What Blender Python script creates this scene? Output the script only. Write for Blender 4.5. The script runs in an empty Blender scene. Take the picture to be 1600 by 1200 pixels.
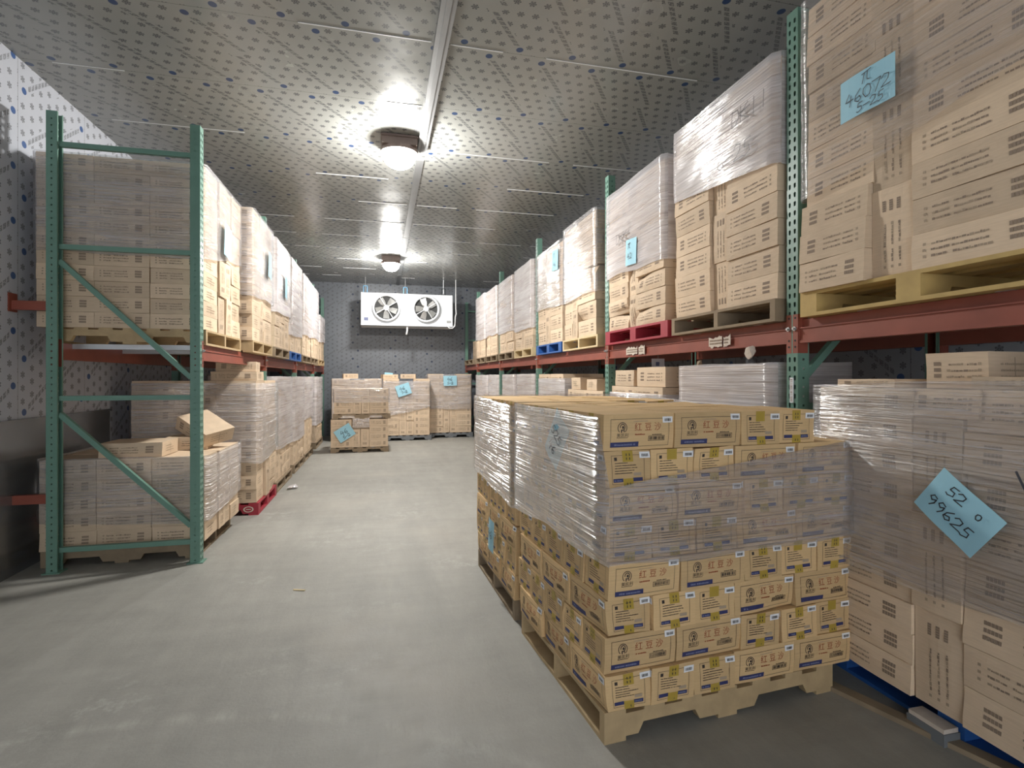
import bpy, bmesh, math, random
from mathutils import Vector, Matrix, noise
C = bpy.context.scene.collection
PI = math.pi
R = random.Random(11)

# ------------------------------------------------------------------ node helpers
class S:
    """a socket or a number with arithmetic that builds Math nodes"""
    nt = None
    def __init__(s, v): s.v = v
    @staticmethod
    def op(kind, *a):
        n = S.nt.nodes.new('ShaderNodeMath'); n.operation = kind
        for i, x in enumerate(a):
            x = x.v if isinstance(x, S) else x
            if isinstance(x, (int, float)): n.inputs[i].default_value = x
            else: S.nt.links.new(x, n.inputs[i])
        return S(n.outputs[0])
    def __add__(a, b): return S.op('ADD', a, b)
    __radd__ = __add__
    def __sub__(a, b): return S.op('SUBTRACT', a, b)
    def __rsub__(a, b): return S.op('SUBTRACT', b, a)
    def __mul__(a, b): return S.op('MULTIPLY', a, b)
    __rmul__ = __mul__
    def __truediv__(a, b): return S.op('DIVIDE', a, b)
    def lt(a, b): return S.op('LESS_THAN', a, b)
    def gt(a, b): return S.op('GREATER_THAN', a, b)
    def abs(a): return S.op('ABSOLUTE', a)
    def floor(a): return S.op('FLOOR', a)
    def frac(a): return S.op('FRACT', a)
    def sin(a): return S.op('SINE', a)
    def cos(a): return S.op('COSINE', a)
    def mx(a, b): return S.op('MAXIMUM', a, b)
    def mn(a, b): return S.op('MINIMUM', a, b)

def new_mat(name):
    m = bpy.data.materials.new(name); m.use_nodes = True
    nt = m.node_tree; b = nt.nodes['Principled BSDF']; S.nt = nt
    return m, nt, b

def link(nt, a, b): nt.links.new(a.v if isinstance(a, S) else a, b)

def mixc(nt, f, a, b):
    n = nt.nodes.new('ShaderNodeMix'); n.data_type = 'RGBA'
    for k, x in ((0, f), (6, a), (7, b)):
        x = x.v if isinstance(x, S) else x
        if isinstance(x, (int, float)): n.inputs[k].default_value = x
        elif isinstance(x, (tuple, list)): n.inputs[k].default_value = (*x[:3], 1)
        else: nt.links.new(x, n.inputs[k])
    return n.outputs[2]

def noise_n(nt, vec, scale, detail=3, rough=.55):
    n = nt.nodes.new('ShaderNodeTexNoise'); n.inputs['Scale'].default_value = scale
    n.inputs['Detail'].default_value = detail; n.inputs['Roughness'].default_value = rough
    if vec is not None: nt.links.new(vec, n.inputs['Vector'])
    return S(n.outputs[0])

def coords(nt, which='Object'):
    return nt.nodes.new('ShaderNodeTexCoord').outputs[which]

def mapping(nt, vec, scale=(1, 1, 1), rot=(0, 0, 0)):
    n = nt.nodes.new('ShaderNodeMapping'); n.inputs['Scale'].default_value = scale
    n.inputs['Rotation'].default_value = rot; nt.links.new(vec, n.inputs['Vector']); return n.outputs[0]

def ramp(nt, f, a, b):
    n = nt.nodes.new('ShaderNodeMapRange'); n.inputs[1].default_value = a; n.inputs[2].default_value = b
    link(nt, f, n.inputs[0]); return S(n.outputs[0])

def bump(nt, h, strength, dist, b):
    n = nt.nodes.new('ShaderNodeBump'); n.inputs['Strength'].default_value = strength
    n.inputs['Distance'].default_value = dist; link(nt, h, n.inputs['Height'])
    nt.links.new(n.outputs[0], b.inputs['Normal'])

def rnd_object(nt): return S(nt.nodes.new('ShaderNodeObjectInfo').outputs['Random'])

def plain(name, col, rough=.6, metal=0, spec=.5, var=0.0, nscale=6):
    m, nt, b = new_mat(name)
    b.inputs['Roughness'].default_value = rough; b.inputs['Metallic'].default_value = metal
    b.inputs['Specular IOR Level'].default_value = spec
    if var:
        n = noise_n(nt, coords(nt), nscale, 4)
        link(nt, mixc(nt, n, tuple(c*(1-var) for c in col), tuple(min(1, c*(1+var)) for c in col)), b.inputs['Base Color'])
    else: b.inputs['Base Color'].default_value = (*col, 1)
    m.diffuse_color = (*col, 1)
    return m

M = {}
def cardboard(name, col, rough=.75):
    m, nt, b = new_mat(name)
    oc = coords(nt)
    f = noise_n(nt, mapping(nt, oc, (4, 4, 60)), 3, 3)
    g = noise_n(nt, oc, 5, 3)
    r = rnd_object(nt)
    k = f*0.5 + g*0.5 + (r - 0.5)*0.5
    link(nt, mixc(nt, ramp(nt, k, .1, .95), tuple(c*.78 for c in col), tuple(c*1.2 for c in col)), b.inputs['Base Color'])
    b.inputs['Roughness'].default_value = rough; b.inputs['Specular IOR Level'].default_value = .3
    bump(nt, noise_n(nt, oc, 14, 3), .25, .006, b)
    M[name] = m
cardboard('cardboard', (.655, .51, .365))
cardboard('carton_board', (.65, .45, .235))
M['ink'] = plain('grey print ink', (.28, .21, .155), .8)
M['ink_soft'] = plain('faded print ink', (.40, .31, .22), .8)
M['black_ink'] = plain('black print ink', (.045, .035, .03), .7)
M['red_ink'] = plain('red print ink', (.33, .085, .035), .7)
M['blue_ink'] = plain('navy print ink', (.035, .04, .13), .6)
M['pale_ink'] = plain('pale blue lettering', (.16, .18, .30), .7)
M['label_white'] = plain('white label paper', (.82, .83, .85), .5)
M['note_blue'] = plain('blue note paper', (.33, .60, .72), .7, var=.04)
M['marker'] = plain('black marker', (.04, .045, .06), .5)
M['marker_soft'] = plain('grey marker on film', (.13, .12, .13), .5)
M['wood'] = plain('pallet wood', (.46, .335, .185), .75, var=.35, nscale=9)
M['yellow_wood'] = plain('yellowish pallet wood', (.50, .35, .13), .75, var=.3, nscale=9)
M['old_wood'] = plain('weathered pallet wood', (.27, .205, .135), .85, var=.35, nscale=9)
M['pale_wood'] = plain('pale pallet wood', (.62, .49, .29), .75, var=.25, nscale=9)
M['red_wood'] = plain('red painted pallet', (.34, .022, .04), .55, var=.25)
M['blue_wood'] = plain('blue painted pallet', (.025, .11, .36), .55, var=.25)
M['grey_wood'] = plain('grey pallet wood', (.16, .17, .18), .85, var=.25)
M['green'] = plain('green rack paint', (.14, .27, .215), .42, spec=.5, var=.15, nscale=5)
M['dark'] = plain('dark inside of steel', (.02, .03, .03), .8)
M['beam_red'] = plain('red beam paint', (.27, .07, .045), .45, var=.3, nscale=6)
M['zinc'] = plain('zinc plated steel', (.55, .56, .57), .38, metal=.85, var=.12)
M['galv'] = plain('galvanised sheet', (.30, .31, .32), .24, metal=.75, var=.25, nscale=3)
M['white_paint'] = plain('white enamel', (.80, .83, .86), .35)
M['fan_grey'] = plain('fan blade metal', (.42, .42, .41), .35, metal=.6)
M['black_void'] = plain('dark coil fins', (.035, .036, .036), .7)
M['blue_bracket'] = plain('blue zinc bracket', (.12, .34, .55), .35, metal=.3)
M['pvc'] = plain('white pvc pipe', (.78, .79, .80), .4)
M['strip'] = plain('dull steel strip', (.26, .265, .27), .45, metal=.5, var=.2)
M['rust_housing'] = plain('lamp housing', (.20, .15, .13), .5, var=.2)
M['crumpled'] = plain('crumpled paper', (.62, .54, .46), .8, var=.15, nscale=30)

def tape_mat():
    m, nt, b = new_mat('yellow packing tape')
    b.inputs['Base Color'].default_value = (.55, .40, .045, 1); b.inputs['Roughness'].default_value = .3
    t = nt.nodes.new('ShaderNodeBsdfTransparent'); mx = nt.nodes.new('ShaderNodeMixShader')
    mx.inputs[0].default_value = .62
    nt.links.new(t.outputs[0], mx.inputs[1]); nt.links.new(b.outputs[0], mx.inputs[2])
    nt.links.new(mx.outputs[0], nt.nodes['Material Output'].inputs[0]); M['tape'] = m
tape_mat()

def film_mat(name, lo, hi, rough=.2, gl=1.3, cap=.3):
    """clear polyethylene wrap: pleated, streaky, part see-through (uv in metres round the load)"""
    m, nt, b = new_mat(name)
    uv = coords(nt, 'UV')
    st = noise_n(nt, mapping(nt, uv, (1.1, 75, 1), (0, 0, .03)), 1.0, 4, .55)
    st2 = noise_n(nt, mapping(nt, uv, (.9, 15, 1), (0, 0, -.10)), 1.0, 3, .55)
    big = noise_n(nt, mapping(nt, uv, (1.2, 3.4, 1)), 1.0, 2)
    crease = ramp(nt, (st2 - 0.5).abs(), .035, 0.0)
    f = ramp(nt, st*0.35 + st2*0.35 + big*0.4, .40, .74)*(hi - lo) + lo + crease*0.10
    nt.nodes.remove(b)
    h = st*0.7 + st2*0.7 + big*0.8
    bn = nt.nodes.new('ShaderNodeBump'); bn.inputs['Strength'].default_value = 1.0; bn.inputs['Distance'].default_value = .034 if name == 'film' else .016
    link(nt, h, bn.inputs['Height'])
    t = nt.nodes.new('ShaderNodeBsdfTransparent'); d = nt.nodes.new('ShaderNodeBsdfDiffuse'); d.inputs[0].default_value = (.80, .77, .80, 1)
    g = nt.nodes.new('ShaderNodeBsdfGlossy'); g.inputs['Roughness'].default_value = rough; g.inputs[0].default_value = (1, 1, 1, 1)
    fr = nt.nodes.new('ShaderNodeFresnel'); fr.inputs[0].default_value = 1.5
    for n_ in (g, fr, d): nt.links.new(bn.outputs[0], n_.inputs['Normal'])
    m1 = nt.nodes.new('ShaderNodeMixShader'); link(nt, f, m1.inputs[0]); nt.links.new(t.outputs[0], m1.inputs[1]); nt.links.new(d.outputs[0], m1.inputs[2])
    m2 = nt.nodes.new('ShaderNodeMixShader'); link(nt, (S(fr.outputs[0])*gl).mn(cap), m2.inputs[0]); nt.links.new(m1.outputs[0], m2.inputs[1]); nt.links.new(g.outputs[0], m2.inputs[2])
    nt.links.new(m2.outputs[0], nt.nodes['Material Output'].inputs[0]); M[name] = m
film_mat('film', .09, .46, .20, 2.6, .55)
film_mat('film_thick', .30, .85, .16)
film_mat('film_thin', .03, .22, .17)

def panel_mat(name, ax, ay, off, base, rough, ink=.78, shield=(.02, .085, .27)):
    """insulated panel with printed protective skin: snowflakes, slanted lettering, blue shields"""
    m, nt, b = new_mat(name)
    geo = nt.nodes.new('ShaderNodeNewGeometry'); sp = nt.nodes.new('ShaderNodeSeparateXYZ')
    nt.links.new(geo.outputs['Position'], sp.inputs[0])
    x = S(sp.outputs[ax]); y = S(sp.outputs[ay]) - off
    W, P = .96, .42
    q = (y/W).floor(); yl = y - q*W
    x = x + q*0.137
    # snowflakes on a staggered grid
    gx, gy = .105, .115
    row = (yl/gy).floor()
    fx = ((x/gx + row*0.5).frac() - 0.5)*gx
    fy = ((yl/gy).frac() - 0.5)*gy
    r = S.op('SQRT', fx*fx + fy*fy); th = S.op('ARCTAN2', fy, fx)
    petal = (th*3.0).cos().abs()
    flake = r.lt(petal*0.013 + 0.0145)*r.gt(0.003)*(1.0 - ((r - 0.0135).abs().lt(0.0018))*0.6)
    col_txt = None
    def string(x0, y0, y1, logo_at):
        k = .72
        xs = ((x - x0 - (yl - y0)*k)/P).frac(); xs = xs - xs.gt(.5)
        s_ = xs*(P*.81); t = (yl - y0)
        on = s_.abs().lt(.017)*t.gt(0)*t.lt(y1 - y0)
        ch = (t/.043).frac()
        glyph = on*ch.gt(.12)*ch.lt(.88)
        ly = logo_at - y0
        xl = ((x - x0 - ly*k)/P).frac(); xl = (xl - xl.gt(.5))*P
        dl = S.op('SQRT', xl*xl + (yl - logo_at)*(yl - logo_at)*0.85)
        logo = dl.lt(.027)
        return glyph, logo, (s_.abs().lt(.035)*t.gt(-.04)*t.lt(y1 - y0 + .04)).mx(dl.lt(.05))
    g1, l1, c1 = string(.0, .12, .46, .075)
    g2, l2, c2 = string(.19, .53, .86, .905)
    clear = c1.mx(c2)
    strokes = noise_n(nt, geo.outputs['Position'], 120, 1)
    g = g1.mx(g2)*ramp(nt, strokes, .36, .44)
    flake = flake*(1.0 - clear)
    logo = l1.mx(l2)
    edge = (yl - W/2).abs()
    seam = edge.gt(W/2 - .0022)
    dirt = noise_n(nt, geo.outputs['Position'], .9, 4)
    c = mixc(nt, ramp(nt, dirt, .3, .75), tuple(v*.88 for v in base), base)
    c = mixc(nt, flake.mx(g*0.85)*ink, c, tuple(v*.13 for v in (.75, .78, .85)))
    c = mixc(nt, logo*0.93, c, shield)
    c = mixc(nt, seam*0.75, c, (.1, .1, .1))
    link(nt, c, b.inputs['Base Color'])
    b.inputs['Roughness'].default_value = rough
    link(nt, ramp(nt, noise_n(nt, geo.outputs['Position'], 2.5, 3), .2, .8)*0.16 + rough, b.inputs['Roughness'])
    bump(nt, (1.0 - seam)*0.3 + noise_n(nt, geo.outputs['Position'], 2.2, 2)*0.9, .12, .02, b)
    M[name] = m
panel_mat('ceiling_panel', 0, 1, 3.98, (.325, .332, .315), .15, .97, (.012, .045, .14))  # one printed panel in four tones: lamplight and shade set into the colours
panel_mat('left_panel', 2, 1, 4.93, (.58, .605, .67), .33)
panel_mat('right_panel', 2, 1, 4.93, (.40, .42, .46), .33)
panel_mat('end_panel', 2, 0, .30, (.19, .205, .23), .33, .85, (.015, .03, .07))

def floor_mat():
    m, nt, b = new_mat('concrete floor')
    oc = coords(nt)
    a = noise_n(nt, oc, .7, 6, .65); d = noise_n(nt, oc, 6, 8, .75)
    e = noise_n(nt, mapping(nt, oc, (1.4, .28, 1), (0, 0, .55)), 2.6, 7, .72)      # long trowel and drag marks
    e2 = noise_n(nt, mapping(nt, oc, (.3, 1.6, 1), (0, 0, .25)), 3.2, 7, .7)
    k = a*0.35 + d*0.25 + e*0.35 + e2*0.25
    c = mixc(nt, ramp(nt, k, .44, .76), (.22, .215, .195), (.36, .35, .318))
    patch = noise_n(nt, oc, 1.3, 3, .5); spot = noise_n(nt, oc, 9, 6, .8)
    c = mixc(nt, ramp(nt, patch, .52, .66)*ramp(nt, spot, .50, .62)*0.55, c, (.42, .415, .385))        # pale scuffed flecks
    sp = S(nt.nodes.new('ShaderNodeSeparateXYZ').outputs[0]); nt.links.new(oc, sp.v.node.inputs[0]); px, py = sp, S(sp.v.node.outputs[1])
    def arc(cx, cy, r, w, amt, colr, c):
        dx, dy = px - cx, py - cy
        q = (S.op('SQRT', dx*dx + dy*dy) - r + (e2 - 0.5)*0.10).abs()
        return mixc(nt, ramp(nt, q, w, 0.0)*ramp(nt, e, .42, .62)*amt, c, colr)
    c = arc(-1.1, .2, 2.45, .05, .55, (.46, .45, .41), c)        # curved tyre scrapes
    c = arc(.1, -.6, 2.6, .09, .35, (.20, .20, .19), c)
    c = arc(2.4, 2.0, 2.25, .08, .30, (.21, .205, .19), c)
    c = mixc(nt, ramp(nt, (px - 0.28 + (e - 0.5)*0.2).abs(), .16, .02)*ramp(nt, a, .45, .6)*0.35, c, (.19, .19, .175))
    dust = ramp(nt, (px + 0.05).abs(), 1.5, .2)*ramp(nt, noise_n(nt, oc, .55, 3), .5, .65)*0.30
    c = mixc(nt, dust, c, (.42, .375, .32))
    link(nt, c, b.inputs['Base Color'])
    link(nt, ramp(nt, d, .2, .8)*0.25 + 0.5, b.inputs['Roughness'])
    bump(nt, d + e*0.8 + noise_n(nt, oc, 70, 3)*0.4, .35, .006, b)
    M['floor'] = m
floor_mat()

def lamp_mat():
    m, nt, b = new_mat('lit lamp glass')
    e = nt.nodes.new('ShaderNodeEmission'); e.inputs[0].default_value = (1, .98, .935, 1); e.inputs[1].default_value = 1
    nt.links.new(e.outputs[0], nt.nodes['Material Output'].inputs[0]); M['lamp'] = m
    return e
LAMP = lamp_mat()
LAMP.inputs[1].default_value = 280.0

# ------------------------------------------------------------------ geometry helpers
class MB:
    def __init__(s): s.v = []; s.f = []; s.m = []; s.mats = []; s.uv = None
    def mi(s, mat):
        if mat not in s.mats: s.mats.append(mat)
        return s.mats.index(mat)
    def poly(s, pts, mat):
        i = len(s.v); s.v += [tuple(p) for p in pts]; s.f.append(tuple(range(i, i+len(pts)))); s.m.append(s.mi(mat))
    def box(s, lo, hi, mat):
        x0, y0, z0 = lo; x1, y1, z1 = hi; i = len(s.v)
        s.v += [(x0,y0,z0),(x1,y0,z0),(x1,y1,z0),(x0,y1,z0),(x0,y0,z1),(x1,y0,z1),(x1,y1,z1),(x0,y1,z1)]
        for f in ((0,3,2,1),(4,5,6,7),(0,1,5,4),(1,2,6,5),(2,3,7,6),(3,0,4,7)):
            s.f.append(tuple(i+k for k in f)); s.m.append(s.mi(mat))
    def bar(s, a, b, w, h, mat, up=(0, 0, 1)):
        a, b = Vector(a), Vector(b); d = (b-a).normalized(); u = Vector(up)
        if abs(d.dot(u)) > .98: u = Vector((0, 1, 0))
        x = d.cross(u).normalized(); y = x.cross(d).normalized(); i = len(s.v)
        for p in (a, b):
            for sx, sy in ((-1,-1),(1,-1),(1,1),(-1,1)): s.v.append(tuple(p + x*sx*w/2 + y*sy*h/2))
        for f in ((0,1,2,3),(7,6,5,4),(0,4,5,1),(1,5,6,2),(2,6,7,3),(3,7,4,0)):
            s.f.append(tuple(i+k for k in f)); s.m.append(s.mi(mat))
    def tube(s, pts, r, mat, n=10):
        pts = [Vector(p) for p in pts]; rings = []
        for k, p in enumerate(pts):
            d = (pts[min(k+1, len(pts)-1)] - pts[max(k-1, 0)]).normalized()
            u = Vector((0, 0, 1)) if abs(d.z) < .9 else Vector((0, 1, 0))
            x = d.cross(u).normalized(); y = x.cross(d)
            rr = r[k] if isinstance(r, (list, tuple)) else r
            rings.append(len(s.v)); s.v += [tuple(p + x*math.cos(2*PI*j/n)*rr + y*math.sin(2*PI*j/n)*rr) for j in range(n)]
        for a, b in zip(rings, rings[1:]):
            for j in range(n):
                s.f.append((a+j, a+(j+1) % n, b+(j+1) % n, b+j)); s.m.append(s.mi(mat))
        for a, rev in ((rings[0], True), (rings[-1], False)):
            f = list(range(a, a+n)); s.f.append(tuple(f[::-1] if rev else f)); s.m.append(s.mi(mat))
    def lathe(s, prof, o, mat, axis='z', n=24):
        rings = []
        for r, h in prof:
            rings.append(len(s.v))
            for j in range(n):
                c, t = math.cos(2*PI*j/n)*r, math.sin(2*PI*j/n)*r
                p = (c, t, h) if axis == 'z' else (c, h, t)
                s.v.append((o[0]+p[0], o[1]+p[1], o[2]+p[2]))
        for a, b in zip(rings, rings[1:]):
            for j in range(n): s.f.append((a+j, a+(j+1) % n, b+(j+1) % n, b+j)); s.m.append(s.mi(mat))
    def mesh(s, name, smooth=False):
        me = bpy.data.meshes.new(name); me.from_pydata(s.v, [], s.f)
        for m in s.mats: me.materials.append(M[m])
        me.polygons.foreach_set('material_index', s.m)
        if smooth: me.polygons.foreach_set('use_smooth', [True]*len(s.f))
        me.update(); return me

def put(name, me, parent=None, loc=None, rot=None, label=None):
    o = bpy.data.objects.new(name, me); C.objects.link(o)
    if parent: o.parent = parent
    if loc is not None: o.location = loc
    if rot is not None: o.rotation_euler = rot
    if label: o['label'] = label
    return o

def tag(o, label, cat, group=None, kind=None):
    o['label'] = label; o['category'] = cat
    if group: o['group'] = group
    if kind: o['kind'] = kind
    return o

def empty(name, loc, rz=0):
    o = bpy.data.objects.new(name, None); C.objects.link(o); o.location = loc; o.rotation_euler = (0, 0, rz)
    o.empty_display_size = .1
    return o

def copy_tree(o, parent=None):
    c = o.copy(); C.objects.link(c)
    if parent: c.parent = parent
    for ch in list(o.children): copy_tree(ch, c)
    return c

def structure(name, mb, label=None):
    o = put(name, mb.mesh(name)); o['kind'] = 'structure'
    if label: o['label'] = label
    return o

ORD = ['bottom', 'second', 'third', 'fourth', 'fifth', 'sixth', 'seventh', 'eighth', 'ninth', 'tenth', 'eleventh', 'twelfth', 'thirteenth', 'fourteenth']

# ------------------------------------------------------------------ camera
F, YAW, CAMH = 840.0, math.radians(13.7), 1.5
cam = bpy.data.cameras.new('camera'); cam.sensor_width = 36; cam.lens = 36*F/1600; cam.shift_y = -10/1600
cam.clip_start = .05
co = bpy.data.objects.new('camera', cam); C.objects.link(co)
co.location = (0, 0, CAMH); co.rotation_euler = (PI/2, 0, -YAW)
bpy.context.scene.camera = co
def project(p):
    x, y, z = p
    xc = x*math.cos(YAW) - y*math.sin(YAW); zc = x*math.sin(YAW) + y*math.cos(YAW)
    if zc < .1: return None
    return 800 + F*xc/zc, 590 - F*(z-CAMH)/zc, zc

# ------------------------------------------------------------------ room
XL, XR, YB, H, YF = -2.72, 3.62, 14.62, 3.97, -3.0
mb = MB(); mb.box((XL-.1, YF, -.1), (XR+.1, YB+.1, 0), 'floor'); structure('floor', mb, 'worn grey concrete floor with scuffs and pale scrapes')
mb = MB(); mb.box((XL-.1, YF, H), (XR+.1, YB+.1, H+.1), 'ceiling_panel'); structure('ceiling', mb, 'grey insulated ceiling panels printed with snowflakes')
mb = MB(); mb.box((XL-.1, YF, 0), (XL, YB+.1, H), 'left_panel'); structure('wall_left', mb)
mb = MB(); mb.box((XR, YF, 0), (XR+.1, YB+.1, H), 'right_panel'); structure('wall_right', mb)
mb = MB(); mb.box((XL, YB, 0), (XR, YB+.1, H), 'end_panel'); structure('wall_back', mb)
mb = MB(); mb.box((XL, YF-.1, 0), (-1.9, YF, H), 'end_panel'); mb.box((1.6, YF-.1, 0), (XR, YF, H), 'end_panel'); mb.box((-1.9, YF-.1, 3.1), (1.6, YF, H), 'end_panel'); structure('wall_front', mb, 'unseen panel wall behind the viewer, doorway added to shape the fill light')  # unseen wall; its opening is made up to narrow the fill light
# galvanised kick sheet along the near part of the left wall
mb = MB(); mb.box((XL, .5, 0), (XL+.012, 6.35, 1.16), 'galv'); mb.box((XL, .5, 1.16), (XL+.03, 6.35, 1.18), 'galv')
structure('trim_1', mb, 'galvanised kick sheet along the foot of the wall')
# steel joint strip along the ceiling
mb = MB()
for k in range(10):
    y0 = -2.6 + k*1.75; e = .002 if k % 2 else 0
    if y0 < 5:
        y1 = min(y0+1.76, 5.86)
        mb.box((.43-.05-e, y0, H-.042-e), (.43+.05+e, y1, H), 'strip'); mb.box((.43-.018, y0, H-.05-e), (.43+.018, y1, H-.042-e), 'strip')
    else: mb.box((.43-.042-e, max(y0, 5.86), H-.012-e), (.43+.042+e, y0+1.76, H), 'strip')
structure('trim_2', mb, 'steel joint strip running along the ceiling')
# white sealant beads along some panel joints
mb = MB()
rs = random.Random(5)
for k in range(-4, 11):
    y = 3.98 + .96*k
    for x0, x1 in ((-2.5, .36), (.50, 3.5)):
        x = x0
        while x < x1:
            L = rs.uniform(.3, 1.4)
            if rs.random() < (.75 if k > 1 else .4): mb.box((x, y-.004, H-.004), (min(x+L, x1), y+.004, H), 'pvc')
            x += L + rs.uniform(.1, .5)
structure('trim_3', mb, 'white sealant beads along the ceiling panel joints')
# ------------------------------------------------------------------ lamps
def lamp(loc, label):
    t = empty('ceiling_lamp', loc); tag(t, label, 'lamp', 'ceiling lamps')
    m = MB(); m.box((-.175, -.16, -.10), (.175, .16, 0), 'rust_housing'); m.box((-.188, -.175, -.03), (.188, .175, -.012), 'rust_housing'); m.lathe([(.0, -.10), (.19, -.10), (.195, -.145), (.168, -.15)], (0, 0, 0), 'rust_housing', n=28)  # round collar below the box is added to keep dome light off the ceiling
    put('housing', m.mesh('housing'), t)
    m = MB()
    prof = [(.165, -.148)] + [(.17*math.cos(a*PI/16)**.8, -.14-.15*math.sin(a*PI/16)) for a in range(1, 8)] + [(.003, -.29)]
    m.lathe(prof, (0, 0, 0), 'lamp', n=28); put('glass_dome', m.mesh('glass_dome', True), t)
    return t
lamp((.185, 5.72, H), 'bright square ceiling lamp with glowing dome nearest the camera')
lamp((.20, 11.3, H), 'smaller looking lit ceiling lamp further off near the cooling unit')

# ------------------------------------------------------------------ racks
HT = 3.54
def perforated(m, org, ex, cols, W, height, hole, pitch, mat):
    """a vertical sheet W wide with a column of holes at each x in cols"""
    org, ex = Vector(org), Vector(ex); ez = Vector((0, 0, 1))
    edges = [0] + [(a+b)/2 for a, b in zip(cols, cols[1:])] + [W]
    n = int(height/pitch)
    for c, x0, x1 in zip(cols, edges, edges[1:]):
        for k in range(n):
            z0 = k*pitch; z1 = z0+pitch if k < n-1 else height; zc = z0+pitch/2
            out = [(x0,z0),(c,z0),(x1,z0),(x1,zc),(x1,z1),(c,z1),(x0,z1),(x0,zc)]
            inn = [(c+hx, zc+hz) for hx, hz in hole]
            i = len(m.v)
            m.v += [tuple(org + ex*a + ez*b) for a, b in out+inn]
            for j in range(8):
                m.f.append((i+j, i+(j+1) % 8, i+8+(j+1) % 8, i+8+j)); m.m.append(m.mi(mat))
TEAR = [(-.006,-.012),(0,-.015),(.006,-.012),(.008,.003),(.007,.011),(0,.014),(-.007,.011),(-.008,.003)]
SQ = [(-.0055,-.0055),(0,-.0055),(.0055,-.0055),(.0055,0),(.0055,.0055),(0,.0055),(-.0055,.0055),(-.0055,0)]
def post_mesh(flip):
    """C-channel: perforated front toward +x (flip: -x), two perforated sides, open back. centred in y"""
    m = MB(); w = .082; d = .074
    f = -1 if flip else 1
    xf = f*d/2; xb = -f*d/2
    perforated(m, (xf, -w/2, 0), (0, 1, 0), [w*.27, w*.73], w, HT, TEAR, .0508, 'green')
    perforated(m, (xb, -w/2, 0), (f, 0, 0), [d*.5], d, HT, SQ, .0508, 'green')
    perforated(m, (xb, w/2, 0), (f, 0, 0), [d*.5], d, HT, SQ, .0508, 'green')
    for s in (-1, 1):
        y = s*w/2; m.box((min(xb, xb+f*.002), min(y, y-s*.016), 0), (max(xb, xb+f*.002), max(y, y-s*.016), HT), 'green')
    return m.mesh('post')
POST_P, POST_N = post_mesh(False), post_mesh(True)
def frame_proto():
    """local x: -0.53 .. 0.53 ; +x side faces the aisle"""
    t = empty('rack_upright', (0, 0, 0))
    put('post', POST_P, t, (.493, 0, 0)); put('post', POST_N, t, (-.493, 0, 0))
    for z in (.17, 1.34, 2.51, 3.30):
        m = MB(); m.bar((-.455, 0, z), (.455, 0, z), .035, .038, 'green'); put('horizontal_brace', m.mesh('horizontal_brace'), t)
    for a, b in ((2.40, 1.50), (1.22, .30)):
        m = MB(); m.bar((-.455, -.005, a), (.455, -.005, b), .035, .038, 'green'); put('diagonal_brace', m.mesh('diagonal_brace'), t)
    for x in (.493, -.493):
        m = MB(); m.box((x-.06, -.055, 0), (x+.06, .055, .008), 'green'); put('foot_plate', m.mesh('foot_plate'), t)
    return t
def beam_proto(L):
    """along +y from 0 to L, aisle side +x"""
    t = empty('rack_beam', (0, 0, 0)); m = MB()
    m.box((-.025, .0, -.13), (.025, L, -.045), 'beam_red'); m.box((-.025, .0, -.045), (.008, L, 0), 'beam_red')
    m.box((.025, 0, -.13), (.032, L, -.115), 'beam_red'); m.box((.025, 0, -.052), (.032, L, -.045), 'beam_red')
    put('rail', m.mesh('rail'), t)
    for y, s in ((0, -1), (L, 1)):
        m = MB(); m.box((-.028, min(y, y+s*.004), -.185), (.038, max(y, y+s*.004), .03), 'beam_red')
        m.box((.034, min(y, y+s*.038), -.185), (.038, max(y, y+s*.038), .03), 'beam_red')
        c = put('end_connector', m.mesh('end_connector'), t)
        for z in (-.15, -.115, .01):
            h = MB(); h.lathe([(.006, 0), (.006, .0012), (.0005, .0012)], (0, 0, 0), 'dark', 'y', 10)
            o = put('hole_rim', h.mesh('hole_rim'), c, (.0381, y+s*.02, z), (0, 0, -PI/2))
        h = MB(); h.lathe([(.0125, 0), (.0125, .008), (.007, .008), (.007, .018), (.0005, .018)], (0, 0, 0), 'zinc', 'y', 12)
        put('bolt', h.mesh('bolt'), c, (.038, y+s*.02, -.05), (0, 0, -PI/2))
    return t

LX, RX = -1.95, 2.756          # frame centres
FP = frame_proto()
PLACES = ['nearest', 'second', 'third', 'fourth', 'rearmost']
LY = [4.86, 7.39, 9.92, 12.45, 14.53]
RY = [2.54, 5.07, 7.60, 10.13, 12.66, 14.5]
first = True
for side, ys in (('left', LY), ('right', RY)):
    for k, y in enumerate(ys):
        t = FP if first else copy_tree(FP); first = False
        t.location = (LX if side == 'left' else RX, y, 0); t.rotation_euler = (0, 0, 0 if side == 'left' else PI)
        w = 'against the end wall' if y > 14 else f'{ORD[k] if k else "first"} from the camera'
        tag(t, f'green perforated rack frame {w} in the row along the {side} wall', 'rack frame', f'green frames of the {side} rack')
        if side == 'left' and k == 0:
            for z in (2.05, .57):
                m = MB(); m.box((-.765, -.02, z-.035), (-.532, .02, z+.035), 'beam_red'); m.box((-.769, -.05, z-.05), (-.762, .05, z+.09), 'beam_red')
                put('wall_spacer', m.mesh('wall_spacer'), t)
        if side == 'right' and k == 0:
            m = MB(); m.box((.530, -.012, 1.36), (.536, .012, 1.50), 'label_white')
            for j in range(14): m.box((.536, -.008, 1.368+j*.009), (.5362, .008, 1.368+j*.009+R.choice((.003, .005))), 'ink')
            put('barcode_plate', m.mesh('barcode_plate'), t, label='white barcode plate')
BT_L, BT_R = 1.77, 1.82
BEAM = {}
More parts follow.
